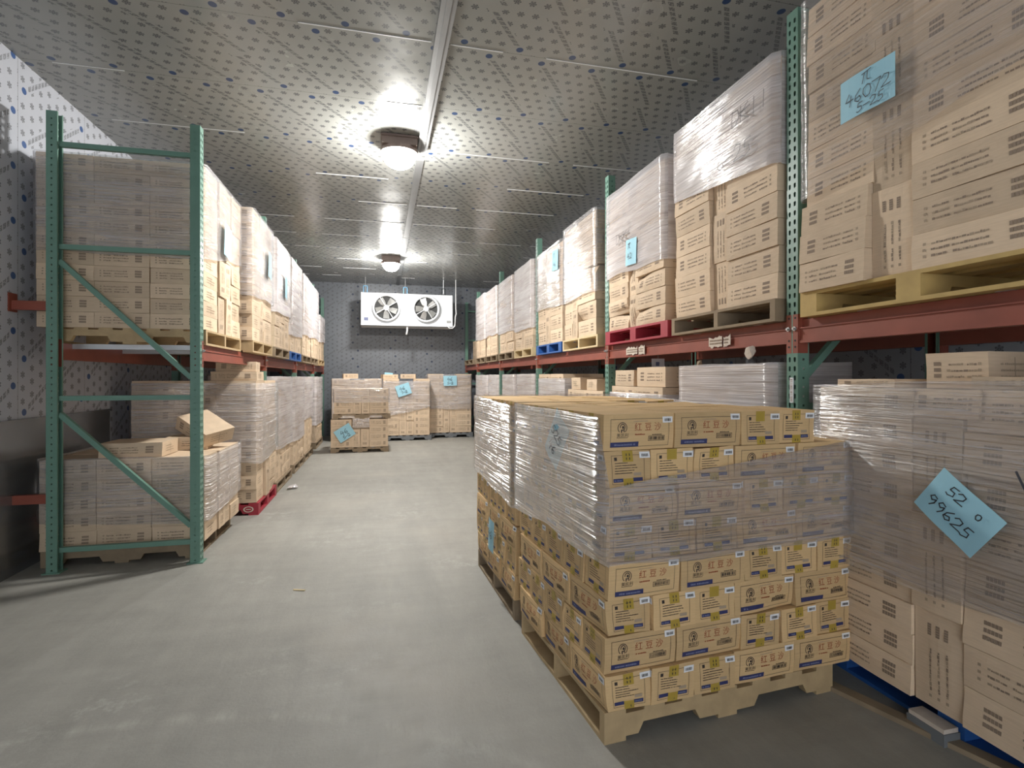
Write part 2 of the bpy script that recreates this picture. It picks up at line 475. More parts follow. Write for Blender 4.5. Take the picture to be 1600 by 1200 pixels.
def beams(side, k, y0, y1):
    L = round(y1-y0-.086, 3)
    for which in ('front', 'rear'):
        if L not in BEAM: BEAM[L] = beam_proto(L); t = BEAM[L]
        else: t = copy_tree(BEAM[L])
        dx = (.493 if which == 'front' else -.493)
        sgn = 1 if which == 'front' else -1
        if side == 'left':
            if which == 'front': t.location = (LX+.493, y0+.043, BT_L); t.rotation_euler = (0, 0, 0)
            else: t.location = (LX-.493, y1-.043, BT_L); t.rotation_euler = (0, 0, PI)
        else:
            if which == 'front': t.location = (RX-.493, y1-.043, BT_R); t.rotation_euler = (0, 0, PI)
            else: t.location = (RX+.493, y0+.043, BT_R); t.rotation_euler = (0, 0, 0)
        where = 'aisle edge' if which == 'front' else 'wall side'
        tag(t, f'red steel rack beam, {where}, {ORD[k] if k else "first"} bay of the rack on the {side}', 'rack beam', f'red beams of the {side} rack', 'thing')
for k, (a, b) in enumerate(zip(LY, LY[1:])): beams('left', k, a, b)
for k, (a, b) in enumerate(zip([.01]+RY, RY)): beams('right', k, a, b)
# galvanised pallet support bars laid across the beams
SUP = None
def support(side, y, label):
    global SUP
    if SUP is None:
        m = MB(); m.box((-.47, -.03, -.04), (.47, .03, -.001), 'zinc'); m.box((-.52, -.03, -.001), (.52, .03, .001), 'zinc')
        SUP = m.mesh('pallet_support_bar')
    o = put('pallet_support_bar', SUP, None, (LX if side == 'left' else RX, y, (BT_L if side == 'left' else BT_R)+.001))
    tag(o, label, 'support bar', 'pallet support bars')
support('left', 5.08, 'galvanised support bar just behind the first green frame on the left rack')
support('left', 5.95, 'galvanised support bar under the back of the first left shelf load')
for k, y in enumerate((1.5, 2.1)): support('right', y, f'galvanised support bar under the {("near", "far")[k]} half of the closest right shelf pallet')
for k, y in enumerate((2.85, 3.5)): support('right', y, f'galvanised support bar under the {("near", "far")[k]} half of the second right shelf pallet')

# ------------------------------------------------------------------ pallets
PAL = {}
def pallet(lx, ly, h, wood, loc, rz, label, group, ends='block'):
    """stringers along x, deck boards along y; loc = low corner (x0,y0,z0) before the turn rz about it"""
    key = (round(lx, 2), round(ly, 2), wood)
    if key in PAL: t = copy_tree(PAL[key])
    else:
        t = empty('pallet', (0, 0, 0)); PAL[key] = t
        th = .018; sw = .042 if wood not in ('red_wood', 'blue_wood', 'grey_wood', 'yellow_wood') else .11
        for y in (0, ly/2-sw/2, ly-sw):
            m = MB(); z0, z1 = th, h-th; n = .045
            prof = [(0, z0), (lx*.13, z0), (lx*.15, z0+n), (lx*.36, z0+n), (lx*.38, z0), (lx*.62, z0), (lx*.64, z0+n), (lx*.85, z0+n), (lx*.87, z0), (lx, z0)]
            for (xa, za), (xb, zb) in zip(prof, prof[1:]):
                i = len(m.v)
                m.v += [(xa, y, za), (xb, y, zb), (xb, y, z1), (xa, y, z1), (xa, y+sw, za), (xb, y+sw, zb), (xb, y+sw, z1), (xa, y+sw, z1)]
                for f in ((0,1,2,3),(5,4,7,6),(0,4,5,1),(3,2,6,7),(0,3,7,4),(1,5,6,2)): m.f.append(tuple(i+q for q in f)); m.m.append(m.mi(wood))
            put('stringer', m.mesh('stringer'), t)
        nb = 7; bw = .1
        for k in range(nb):
            x = k*(lx-bw)/(nb-1); m = MB(); m.box((x, 0, h-th), (x+bw, ly, h), wood); put('deck_board', m.mesh('deck_board'), t)
        for x in (0, lx/2-bw/2, lx-bw):
            m = MB(); m.box((x, 0, 0), (x+bw, ly, th), wood); put('base_board', m.mesh('base_board'), t)
    t.location = loc; t.rotation_euler = (0, 0, rz)
    tag(t, label, 'pallet', group)
    return t

# ------------------------------------------------------------------ boxes
class BoxGeo:
    """a cardboard box w x d x h centred in x,y with its base at z=0; every point goes through one warp"""
    def __init__(s, w, d, h, seed, crush=0.0, bulge=.004):
        s.w, s.d, s.h = w, d, h; s.mb = MB(); r = random.Random(seed); s.r = r
        s.bf, s.bs, s.sag = bulge*r.uniform(.4, 1.6), bulge*r.uniform(-.6, .5), r.uniform(.0, .004)
        s.ph = [r.uniform(0, 6) for _ in range(6)]; s.am = r.uniform(.001, .003)
        s.tilt = r.uniform(-.004, .004)
        s.cr = crush*r.uniform(.5, 1.0); s.cs = r.choice((-1, 1)); s.cv = r.choice((1, 1, -1))
    def warp(s, x, y, z):
        a, b, c = 2*x/s.w, 2*y/s.d, 2*z/s.h-1
        p = s.ph
        nx = s.bs*(1-b*b)*(1-c*c)*(1 if a > 0 else -1)*abs(a)
        ny = (-s.bf if b < 0 else s.bf*.5)*(1-a*a)*(1-c*c)*abs(b)
        nz = -s.sag*(1-a*a)*(1-b*b)*max(0, c)
        k = s.am
        ny += k*math.sin(3*a+p[0]+2*c)*math.cos(2*c+p[1]); nx += k*.6*math.sin(3*b+p[2]+2*c); nz += k*.5*math.sin(2.5*a+p[3])*(c+1)*.5*math.cos(2*b+p[4])
        ny += s.tilt*c
        if s.cr:
            q = math.hypot(a - s.cs*.95, (c - s.cv*1.0)*1.1)
            w_ = max(0, 1-q/1.15); ny += s.cr*.11*w_*(1-b)*.5
            nz -= s.cr*.05*w_*s.cv*(1-b)*.5
            w2 = max(0, 1-math.hypot(a+s.cs*.2, c+s.cv*.2)/.9); ny -= s.cr*.030*w2*(1-b)*.5
            nx -= s.cs*s.cr*.02*w_*(1-b)*.5
        return (x+nx, y+ny, z+nz)
    def P(s, face, u, v, off=0.0):
        """u,v in metres from the face's lower corner at the viewer's left"""
        w, d, h = s.w, s.d, s.h
        if face == 'f': q = (-w/2+u, -d/2, v); n = (0, -1, 0)
        elif face == 'k': q = (w/2-u, d/2, v); n = (0, 1, 0)
        elif face == 'r': q = (w/2, -d/2+u, v); n = (1, 0, 0)
        elif face == 'l': q = (-w/2, d/2-u, v); n = (-1, 0, 0)
        elif face == 't': q = (-w/2+u, -d/2+v, h); n = (0, 0, 1)
        else: q = (-w/2+u, d/2-v, 0); n = (0, 0, -1)
        q = s.warp(*q)
        return (q[0]+n[0]*off, q[1]+n[1]*off, q[2]+n[2]*off)
    def size(s, face): return {'f': (s.w, s.h), 'k': (s.w, s.h), 'r': (s.d, s.h), 'l': (s.d, s.h), 't': (s.w, s.d), 'b': (s.w, s.d)}[face]
    def shell(s, mat, n=(6, 4, 5)):
        nn = {'f': (n[0], n[2]), 'k': (n[0], n[2]), 'r': (n[1], n[2]), 'l': (n[1], n[2]), 't': (n[0], n[1]), 'b': (n[0], n[1])}
        for fc in 'fkrltb':
            W, Hh = s.size(fc); a, b = nn[fc]; i = len(s.mb.v)
            for j in range(b+1):
                for k in range(a+1): s.mb.v.append(s.P(fc, W*k/a, Hh*j/b))
            for j in range(b):
                for k in range(a):
                    q = i+j*(a+1)+k; s.mb.f.append((q, q+1, q+a+2, q+a+1)); s.mb.m.append(s.mb.mi(mat))
    def rect(s, fc, u, v, w, h, mat, off=.0012, mb=None, seg=None):
        mb = mb or s.mb
        n = seg or max(1, int(max(w, h)/.05+.5)); i = len(mb.v)
        if w >= h: pts = [((u+w*k/n, v), (u+w*k/n, v+h)) for k in range(n+1)]
        else: pts = [((u+w, v+h*k/n), (u, v+h*k/n)) for k in range(n+1)]
        for a, b in pts: mb.v += [s.P(fc, *a, off), s.P(fc, *b, off)]
        for k in range(n): mb.f.append((i+2*k, i+2*k+2, i+2*k+3, i+2*k+1)); mb.m.append(mb.mi(mat))
    def outline(s, fc, u, v, w, h, t, mat, off=.0012):
        s.rect(fc, u, v, w, t, mat, off); s.rect(fc, u, v+h-t, w, t, mat, off)
        s.rect(fc, u, v+t, t, h-2*t, mat, off); s.rect(fc, u+w-t, v+t, t, h-2*t, mat, off)
    def text(s, fc, u, v, tm, scale, mat, off=.0014, mb=None):
        mb = mb or s.mb; i = len(mb.v); vs, fs = tm
        mb.v += [s.P(fc, u+x*scale, v+y*scale, off) for x, y in vs]
        for f in fs: mb.f.append(tuple(i+q for q in f)); mb.m.append(mb.mi(mat))
    def ring(s, fc, u, v, r0, r1, mat, a0=0, a1=2*PI, n=20, sy=1.0, off=.0013):
        i = len(s.mb.v)
        for k in range(n+1):
            a = a0+(a1-a0)*k/n
            s.mb.v += [s.P(fc, u+math.cos(a)*r0, v+math.sin(a)*r0*sy, off), s.P(fc, u+math.cos(a)*r1, v+math.sin(a)*r1*sy, off)]
        for k in range(n): s.mb.f.append((i+2*k, i+2*k+1, i+2*k+3, i+2*k+2)); s.mb.m.append(s.mb.mi(mat))
    def line(s, fc, u, v, w, h, mat, r, gap=.25, rot=False):
        """a run of printed characters as small blocks"""
        x = 0; 
        while x < w:
            L = min(h*r.uniform(.5, 1.7), w-x)
            if rot: s.rect(fc, u, v+x, h*r.uniform(.75, 1), L*.86, mat, seg=1)
            else: s.rect(fc, u+x, v, L*.86, h*r.uniform(.75, 1), mat, seg=1)
            x += L + (h*.6 if r.random() < .12 else 0)

def text_geo(body):
    cu = bpy.data.curves.new('t', 'FONT'); cu.body = body; cu.size = 1; cu.resolution_u = 2
    o = bpy.data.objects.new('t', cu); C.objects.link(o)
    bpy.context.view_layer.update()
    dg = bpy.context.evaluated_depsgraph_get(); me = bpy.data.meshes.new_from_object(o.evaluated_get(dg))
    vs = [(v.co.x, v.co.y) for v in me.vertices]; fs = [tuple(p.vertices) for p in me.polygons]
    bpy.data.objects.remove(o); bpy.data.curves.remove(cu); bpy.data.meshes.remove(me)
    return vs, fs
T_RED = [text_geo(c) for c in '\u7ea2\u8c46\u6c99']
T_NAME = text_geo('\u7f8e\u51ef\u5229')

# the printed red-bean carton: long faces with emblem and title, short faces with text block and yellow tape
CL, CS, CH = .338, .210, .150
def bean_long(g, fc, r):
    W, Hh = CL, CH
    g.outline(fc, .030, .014, W-.055, Hh-.034, .0016, 'black_ink')
    g.rect(fc, .030, .014, .132, .021, 'blue_ink'); g.line(fc, .048, .020, .10, .008, 'pale_ink', r)
    cx, cy = .082, .094
    g.ring(fc, cx, cy, .0185, .0215, 'black_ink', -.9, PI+.9, 22, 1.08)
    g.ring(fc, cx+.001, cy+.003, .009, .0125, 'black_ink', -2.2, 3.4, 14, 1.15)
    g.ring(fc, cx+.003, cy+.002, .0, .005, 'black_ink', 0, 2*PI, 8, 1.3)
    g.rect(fc, cx-.006, cy-.020, .005, .012, 'black_ink'); g.rect(fc, cx+.006, cy-.018, .004, .010, 'black_ink')
    g.text(fc, cx-.0255, cy-.0375, T_NAME, .0185, 'black_ink'); g.rect(fc, cx-.025, cy-.042, .05, .0018, 'black_ink')
    for k, t in enumerate(T_RED): g.text(fc, .137+k*.049, .082, t, .037, 'red_ink')
    g.line(fc, .142, .062, .05, .006, 'red_ink', r)
    g.line(fc, .135, .118, .07, .003, 'ink_soft', r)
    g.outline(fc, .208, .036, .082, .021, .002, 'black_ink')
    for k in range(13): g.rect(fc, .213+k*.0056, .040, r.uniform(.002, .005), .013, 'black_ink', seg=1)
    g.line(fc, .225, .060, .05, .004, 'black_ink', r)
def bean_short(g, fc, r):
    W, Hh = CS, CH
    g.outline(fc, .030, .014, W-.058, Hh-.032, .0015, 'black_ink')
    g.rect(fc, .036, .022, .046, .015, 'blue_ink'); g.line(fc, .040, .026, .036, .006, 'pale_ink', r)
    g.rect(fc, W-.082, .022, .046, .015, 'blue_ink'); g.line(fc, W-.078, .026, .036, .006, 'pale_ink', r)
    g.rect(fc, .042, .110, .013, .014, 'black_ink')
    for k in range(5): g.line(fc, .044, .098-k*.0105, r.uniform(.06, .105) if k else .06, .0036, 'black_ink', r)
    g.rect(fc, W-.078, .045, .036, .013, 'ink_soft')
def carton_proto(seed, crush=0):
    t = empty('red_bean_carton', (0, 0, 0)); g = BoxGeo(CL, CS, CH, seed, crush, .005); r = random.Random(seed)
    g.shell('carton_board', (8, 5, 5))
    for fc in 'fk': bean_long(g, fc, r)
    for fc in 'rl': bean_short(g, fc, r)
    g.rect('t', 0, CS/2-.0012, CL, .0024, 'ink_soft')
    put('carton_body', g.mb.mesh('carton_body'), t)
    for fc in 'fr':
        W = CL if fc == 'f' else CS
        m = MB(); lw, lh = .050, .026; u0, v0 = W-lw-.002+r.uniform(-.006, .002), CH-lh-.008+r.uniform(-.006, .004)
        g.rect(fc, u0, v0, lw, lh, 'label_white', .0022, m, 4)
        x = u0+.009
        while x < u0+lw-.009:
            w = r.choice((.0012, .002, .003)); g.rect(fc, x, v0+.006, w, .012, 'black_ink', .0033, m, 1); x += w+r.choice((.0012, .002))
        o = put('barcode_label', m.mesh('barcode_label'), t, label='white barcode sticker')
    for fc in 'rl':
        for v0, hh, marks in ((CH-.046, .046, (.128, .112)), (0, .036, (.008,))):
            m = MB(); g.rect(fc, CS/2-.024, v0, .048, hh, 'tape', .0018, m)
            for q in (-.008, .006):
                for z in marks: g.rect(fc, CS/2+q, z, .004, .010, 'black_ink', .0024, m, 1)
            put('packing_tape', m.mesh('packing_tape'), t, label='yellow printed packing tape')
    t['proto'] = 1
    return t
CARTONS = [carton_proto(100+i, 0 if i < 5 else .16) for i in range(7)]
used_c = set()
def carton(p, rz, label, group):
    k = R.randrange(7); t = CARTONS[k]
    if k in used_c: t = copy_tree(t)
    used_c.add(k)
    if 'proto' in t: del t['proto']
    t.location = p; t.rotation_euler = (R.uniform(-.006, .006), R.uniform(-.006, .006), rz+R.uniform(-.024, .024))
    tag(t, label, 'carton', group)
    return t

# plain boxes -------------------------------------------------------
def plain_print(g, fc, r, vertical=False, full=True):
    W, Hh = g.size(fc)
    L, B = (Hh, W) if vertical else (W, Hh)
    th = min(.011, B*.085)
    def q(a, b, la, lb, mat):           # a along the long side, b across
        if vertical: g.rect(fc, B-b-lb, a, lb, la, mat, seg=1)
        else: g.rect(fc, a, b, la, lb, mat, seg=1)
    flip = r.random() < .3
    for k, b in enumerate((.30, .47, .64)):
        a = .10*L
        q(a if not flip else L-a-.012, B*b, .012, th, 'ink_soft')
        x = .17*L; end = .60*L
        while x < end:
            la = r.uniform(.006, .02)
            if not .30*L < x < .33*L:
                q(x if not flip else L-x-la*.85, B*b+r.uniform(-.001, .001), la*.85, th*r.uniform(.55, .9), 'ink' if r.random() < .5 else 'ink_soft')
            x += la
        for x in (.74*L, .765*L, .79*L, .815*L, .84*L):
            q(x if not flip else L-x-.022*L, B*b, .022*L, th*1.45, 'ink')
def end_print(g, fc, r):
    W, Hh = g.size(fc)
    for k in range(3): g.line(fc, W*.22, Hh*(.3+.17*k), W*r.uniform(.35, .55), min(.009, Hh*.07), 'ink_soft', r)
    g.rect(fc, W*.49, Hh*.1, .006, Hh*.75, 'ink_soft')
BOXM = {}
def box_mesh(w, d, h, style, var, crush):
    key = (round(w, 3), round(d, 3), round(h, 3), style, var, crush > 0)
    if key in BOXM: return BOXM[key]
    sd = hash((key[0]*1000, key[1]*1000, key[2]*1000, var, len(style))) % 99991
    g = BoxGeo(w-.004, d-.004, h-.002, sd, crush); r = random.Random(sd)
    g.shell('cardboard', (6, 4, 5) if style[0] != 'V' else (4, 4, 7))
    if style == 'V': plain_print(g, 'f', r, True)
    elif style == 'E': end_print(g, 'f', r)
    else: plain_print(g, 'f', r)
    end_print(g, 'r', r); end_print(g, 'l', r)
    m = BOXM[key] = g.mb.mesh('cardboard_box'); return m
BOXES = []      # (object, projected size)
def cbox(w, d, h, style, loc, rz, label, group, crush=0.0, var=None, rot=None, hid=False):
    me = box_mesh(w, d, h, style, R.randrange(3) if var is None else var, crush)
    o = put('cardboard_box', me, None, loc, rot or (0, 0, rz)); tag(o, label, 'box', group)
    p = project((loc[0], loc[1], loc[2]+h/2)); sz = w*h/(p[2]**2) if p else 0
    BOXES.append((0 if hid else sz, o)); return o

NORM = {'-x': (0, -1), '+x': (0, 1), '-y': (1, 0)}
def face_cols(start, axis, cols, z0, phrase, group, depth=.38, names=None, crush=0.0, jit=.008, lean=0.0):
    """columns of boxes along one face of a load.
    axis: outward normal; columns run to the viewer's right along that face.
    cols: (width, box height, count, style[, inset])"""
    dx, dy = {'-x': (0, -1), '+x': (0, 1), '-y': (1, 0)}[axis]
    ox, oy = {'-x': (-1, 0), '+x': (1, 0), '-y': (0, -1)}[axis]
    rz = {'-x': -PI/2, '+x': PI/2, '-y': 0}[axis]
    s = 0
    for ci, col in enumerate(cols):
        w, h, n, st = col[:4]; ins = col[4] if len(col) > 4 else 0
        cname = names[ci] if names else ['first', 'second', 'third', 'fourth', 'fifth'][ci] + ' column'
        for k in range(n):
            off = R.uniform(-jit, jit) - ins + lean*k
            d = depth + R.uniform(-.004, 0)*0
            cx = start[0] + dx*(s+w/2) - ox*(depth/2) + ox*off
            cy = start[1] + dy*(s+w/2) - oy*(depth/2) + oy*off
            c = crush if R.random() < (crush*1.1 if k < 4 else crush*.3) else 0
            cr = 'crumpled' if c else 'plain'
            nth = 'bottom' if k == 0 else ('topmost' if k == n-1 else f'{ORD[k]} from bottom')
            kind = 'upright' if st == 'V' else 'flat'
            cbox(w, depth, h, st, (cx, cy, z0+k*h), rz+R.uniform(-.012, .012), f'{cr} {kind} box, {nth}, {cname} of {phrase}', group, c)
        s += w
    return s

# stretch wrap ------------------------------------------------------
def wrap(x0, y0, x1, y1, spec, label, mat='film', off=.016, rz=0, org=None, amp=.005, closed=True):
    """wrap round the rectangle; spec = heights (lo,hi) at the 4 corners SW,SE,NE,NW as ((lo,hi),...)
    returns the film object. sides run S (-y), E (+x), N, W"""
    cs = [(x0, y0), (x1, y0), (x1, y1), (x0, y1)]
    path = []
    for i in range(4):
        (ax, ay), (bx, by) = cs[i], cs[(i+1) % 4]
        za, zb = spec[i], spec[(i+1) % 4]
        if len(za) == 4: za_ = za[2:]          # (lo,hi arriving, lo,hi leaving)
        else: za_ = za
        zb_ = zb[:2]
        L = math.hypot(bx-ax, by-ay); nx, ny = (by-ay)/L, -(bx-ax)/L
        n = max(6, int(L/.05))
        for k in range(n+1):
            f = .02/L + (1-.04/L)*k/n
            path.append((ax+(bx-ax)*f+nx*off, ay+(by-ay)*f+ny*off, za_[0]+(zb_[0]-za_[0])*f, za_[1]+(zb_[1]-za_[1])*f, nx, ny))
    path.append(path[0])
    rows = 14; mb = MB(); uvs = []; s = 0; prev = None; sd = R.uniform(0, 50)
    for (x, y, lo, hi, nx, ny) in path:
        if prev: s += math.hypot(x-prev[0], y-prev[1])
        prev = (x, y)
        e0 = noise.noise((s*2.2, sd, 0))*.035; e1 = noise.noise((s*2.5, sd, 5))*.008
        for j in range(rows+1):
            z = lo+e0+(hi+e1-lo-e0)*j/rows
            a = amp*(noise.noise((s*2.5, z*9, sd))+.6*noise.noise((s*6, z*24, sd+3)))
            mb.v.append((x+nx*a, y+ny*a, z)); uvs.append((s+sd, z))
    n = len(path)
    for i in range(n-1):
        for j in range(rows):
            q = i*(rows+1)+j; mb.f.append((q, q+rows+1, q+rows+2, q+1)); mb.m.append(mb.mi(mat))
    me = mb.mesh('stretch_wrap', True); uv = me.uv_layers.new(name='UVMap')
    for lp in me.loops: uv.data[lp.index].uv = uvs[lp.vertex_index]
    o = put('stretch_wrap', me, None, org or (0, 0, 0), (0, 0, rz)); tag(o, label, 'plastic wrap', 'stretch wrap round pallet loads')
    return o

# handwriting -------------------------------------------------------
GL = {
 '0': [[(.5,1),(.15,.8),(.1,.4),(.35,.02),(.7,.1),(.85,.5),(.75,.9),(.5,1)]],
 '1': [[(.5,1),(.45,0)]],
 '2': [[(.1,.75),(.35,1),(.75,.9),(.7,.55),(.1,.05),(.9,.1)]],
 '4': [[(.45,1),(.1,.4),(.85,.45)],[(.65,.8),(.5,-.1)]],
 '5': [[(.85,1),(.35,.95),(.25,.55),(.7,.55),(.75,.2),(.3,0),(.1,.1)]],
 '6': [[(.7,1),(.25,.6),(.15,.2),(.45,0),(.75,.2),(.6,.45),(.2,.3)]],
 '7': [[(.1,.95),(.9,1),(.4,0)]],
 '9': [[(.75,.9),(.4,1),(.2,.7),(.45,.5),(.75,.75),(.75,.4),(.5,0)]],
 'n': [[(.05,.85),(1,1)],[(.35,.9),(.1,0)],[(.65,.95),(.6,.2),(.85,.1)]],
 '-': [[(.1,.45),(.9,.5)]], '.': [[(.3,0),(.4,.08)]],
 'D': [[(.2,1),(.1,0)],[(.0,.95),(.7,.9),(.85,.5),(.5,.05),(.1,.0)]],
 'K': [[(.15,1),(.1,0)],[(.8,1),(.1,.45),(.9,.0)],[(.0,.6),(1,.7)]],
 'A': [[(0,1.1),(.5,0),(.45,.7),(.62,1),(.75,.7),(.55,.1),(.95,.15),(1,.9)]],
}
def strokes(m, word, ox, oy, size, mat, wd, adv=.85):
    for k, ch in enumerate(word):
        for pl in GL.get(ch, []):
            pts = [Vector((ox+(k*adv+x)*size, oy+y*size)) for x, y in pl]
            for a, b in zip(pts, pts[1:]):
                d = (b-a).normalized(); nn = Vector((-d.y, d.x))*wd/2; a2, b2 = a-d*wd*.3, b+d*wd*.3
                m.poly([(p.x, 0, p.y) for p in (a2-nn, b2-nn, b2+nn, a2+nn)], mat)
FACE_RZ = {'-x': -PI/2, '+x': PI/2, '-y': 0}
def note(center, axis, w, h, tilt, lines, label, curl=.004, wd=.004, rz=None):
    """a slip of blue paper facing the axis; lines = (word, x, y, size)"""
    m = MB(); n = 6
    for k in range(n):
        x0, x1 = -w/2+w*k/n, -w/2+w*(k+1)/n; c = lambda x: -curl*math.sin((x/w+.5)*PI*1.6)
        m.poly([(x0, c(x0), -h/2), (x1, c(x1), -h/2), (x1, c(x1), h/2), (x0, c(x0), h/2)], 'note_blue')
        m.poly([(x0, c(x0)+.0006, h/2), (x1, c(x1)+.0006, h/2), (x1, c(x1)+.0006, -h/2), (x0, c(x0)+.0006, -h/2)], 'note_blue')
    o = put('paper_note', m.mesh('paper_note'), None, center)
    o.rotation_euler = (0, 0, 0)
    base = Matrix.Rotation(FACE_RZ[axis] if rz is None else rz, 4, 'Z') @ Matrix.Rotation(tilt, 4, 'Y')
    o.matrix_world = Matrix.Translation(center) @ base
    tag(o, label, 'paper note', 'blue paper notes on the loads')
    if lines:
        for word, x, y, sz in lines:
            m = MB(); strokes(m, word, x, y, sz, 'marker', wd)
            for i, v in enumerate(m.v): m.v[i] = (v[0], v[1]-curl-.002, v[2])
            put('lettering', m.mesh('lettering'), o)
    return o
def scribble(parent, center, axis, lines, wd=.007, mat='marker_soft'):
    m = MB()
    for word, x, y, sz in lines: strokes(m, word, x, y, sz, mat, wd)
    o = put('marker_writing', m.mesh('marker_writing'), parent, center, (0, 0, FACE_RZ[axis]), label='black marker handwriting')
    return o

# ================================================================== RIGHT UPPER SHELF
ZR, ZL = BT_R+.13, BT_L+.13
GR, GLf = 'boxes on the right upper shelf', 'boxes on the left upper shelf'
XF = 2.20
def pal_right(y0, y1, wood, label): return pallet(1.12, y1-y0, .13, wood, (XF-.02, y0, BT_R+.002), 0, label, 'pallets on the right upper shelf')
N3 = ['far column', 'middle column', 'near column']
pal_right(1.22, 2.43, 'yellow_wood', 'yellowish wooden pallet under the nearest load of the right upper shelf')
p = 'nearest load, right upper shelf'
face_cols((XF, 2.42), '-x', [(.40, .15, 3, 'H', -.03), (.205, .40, 4, 'V'), (.50, .15, 10, 'H', -.01)], ZR, p, GR, names=['far column', 'middle upright column', 'near column'])
# upper boxes of the far column sit a little further back
s0 = len(BOXES)
for k in range(3, 10):
    cbox(.40, .38, .15, 'H', (XF+.19+R.uniform(0, .012), 2.42-.2-.015+R.uniform(-.006, .006), ZR+k*.15), -PI/2+R.uniform(-.012, .012),
         f'plain flat box, {"topmost" if k == 9 else ORD[k]+" from bottom"}, far column of {p}', GR)
o = wrap(XF-.018, 1.30, XF+.42, 2.43, ((2.62, 3.48), (2.62, 3.48), (2.5, 3.48), (2.42, 3.48)), 'clear stretch wrap over the upper half of the nearest right shelf load', 'film_thin')
note((XF-.046, 2.004, 2.815), '-x', .28, .195, 0, [('n', -.02, .035, .05), ('46072', -.11, -.035, .055), ('5-25', -.05, -.085, .042)], 'blue note with figures on the nearest right shelf load')

pal_right(2.62, 3.74, 'old_wood', 'dark weathered pallet on the right shelf just beyond the near green post')
p = 'second load, right upper shelf'
face_cols((XF, 3.72), '-x', [(.44, .155, 9, 'H'), (.19, .33, 4, 'V', .03), (.47, .155, 9, 'H')], ZR, p, GR, names=N3, crush=.22)
o = wrap(XF-.01, 2.62, XF+.40, 3.72, ((2.72, 3.36), (2.72, 3.36), (2.85, 3.36), (2.83, 3.36)), 'shiny stretch wrap over the top of the second right shelf load', 'film_thick')
scribble(o, (XF-.05, 2.93, 3.02), '-x', [('DK11', -.05, .05, .10), ('6-25', -.20, -.17, .10)])

pal_right(3.80, 5.0, 'red_wood', 'red painted pallet on the right upper shelf')
p = 'third load, right upper shelf'
face_cols((XF+.01, 4.98), '-x', [(.42, .145, 9, 'H'), (.18, .30, 4, 'V', .02), (.50, .145, 9, 'H', -.01)], ZR, p, GR, names=N3, crush=.5)
o = wrap(XF-.01, 3.86, XF+.41, 4.99, ((2.44, 3.28), (2.44, 3.28), (2.48, 3.28), (2.47, 3.28)), 'cloudy stretch wrap over the third right shelf load', 'film_thick')
scribble(o, (XF-.045, 4.55, 2.75), '-x', [('DKK', -.15, .0, .09)])
note((XF-.04, 4.40, 2.62), '-x', .20, .23, .05, [('n', -.05, .03, .05), ('42', -.06, -.06, .05)], 'blue note on the wrapped load above the red pallet', wd=.005)
cbox(.22, .3, .10, 'H', (XF+.3, 4.5, ZR+9*.145), -PI/2, 'single box lying on top of third load, right upper shelf', GR)

pal_right(5.20, 6.30, 'pale_wood', 'pale new pallet on the right shelf under the fourth load')
p = 'fourth load, right upper shelf'
face_cols((XF, 6.28), '-x', [(.27, .19, 7, 'H'), (.17, .33, 4, 'V'), (.54, .19, 7, 'H')], ZR, p, GR, names=N3, crush=.5)
wrap(XF-.01, 5.30, XF+.39, 6.29, ((2.42, 3.30), (2.42, 3.30), (2.35, 3.30), (2.42, 3.30)), 'stretch wrap over the top of the fourth right shelf load', 'film')
pal_right(6.36, 7.46, 'blue_wood', 'blue painted pallet on the right upper shelf')
p = 'fifth load, right upper shelf'
face_cols((XF, 7.44), '-x', [(.40, .18, 7, 'H'), (.18, .42, 3, 'V'), (.50, .18, 7, 'H')], ZR, p, GR, names=N3, crush=.1)
wrap(XF-.01, 6.36, XF+.39, 7.45, ((2.40, 3.23), (2.4, 3.23), (2.4, 3.23), (2.45, 3.23)), 'stretch wrap over the fifth right shelf load', 'film')
note((XF-.04, 6.55, 3.0), '-x', .22, .26, .05, [('n', -.05, .03, .06), ('46', -.06, -.08, .06)], 'blue note near the top of the load above the blue pallet', wd=.006)
for i, (y0, y1, top, lo, wd, n) in enumerate(((7.70, 8.78, 3.27, 2.25, 'pale_wood', 7), (8.92, 10.02, 3.27, 2.3, 'old_wood', 7), (10.22, 11.32, 3.30, 2.35, 'old_wood', 7), (11.45, 12.55, 3.34, 2.35, 'old_wood', 7))):
    nm = ['sixth', 'seventh', 'eighth', 'last'][i]
    pal_right(y0, y1, wd, f'wooden pallet under the {nm} load along the right upper shelf')
    h = (top-ZR)/n; L = y1-y0-.02
    face_cols((XF, y1-.01), '-x', [(L*.36, h, n, 'H'), (L*.18, (top-ZR)/3, 3, 'V'), (L*.46, h, n, 'H')], ZR, f'{nm} load, right upper shelf', GR, names=N3, crush=.2 if i == 0 else 0)
    wrap(XF-.01, y0, XF+.39, y1, ((lo, top), (lo, top), (lo+.05, top), (lo, top)), f'milky stretch wrap round the {nm} load of the right upper shelf', 'film_thick')
cbox(.22, .3, .12, 'H', (XF+.3, 8.4, 3.27), -PI/2, 'single box lying on top of sixth load, right upper shelf', GR)
# dark boxes at the far end of the right shelf
pal_right(13.0, 14.3, 'old_wood', 'wooden pallet at the far end of the right upper shelf by the end wall')
face_cols((XF+.2, 14.25), '-x', [(.4, .17, 3, 'H'), (.4, .17, 3, 'H'), (.4, .17, 3, 'H')], ZR, 'low dark stack at far end of right shelf', GR, names=N3)

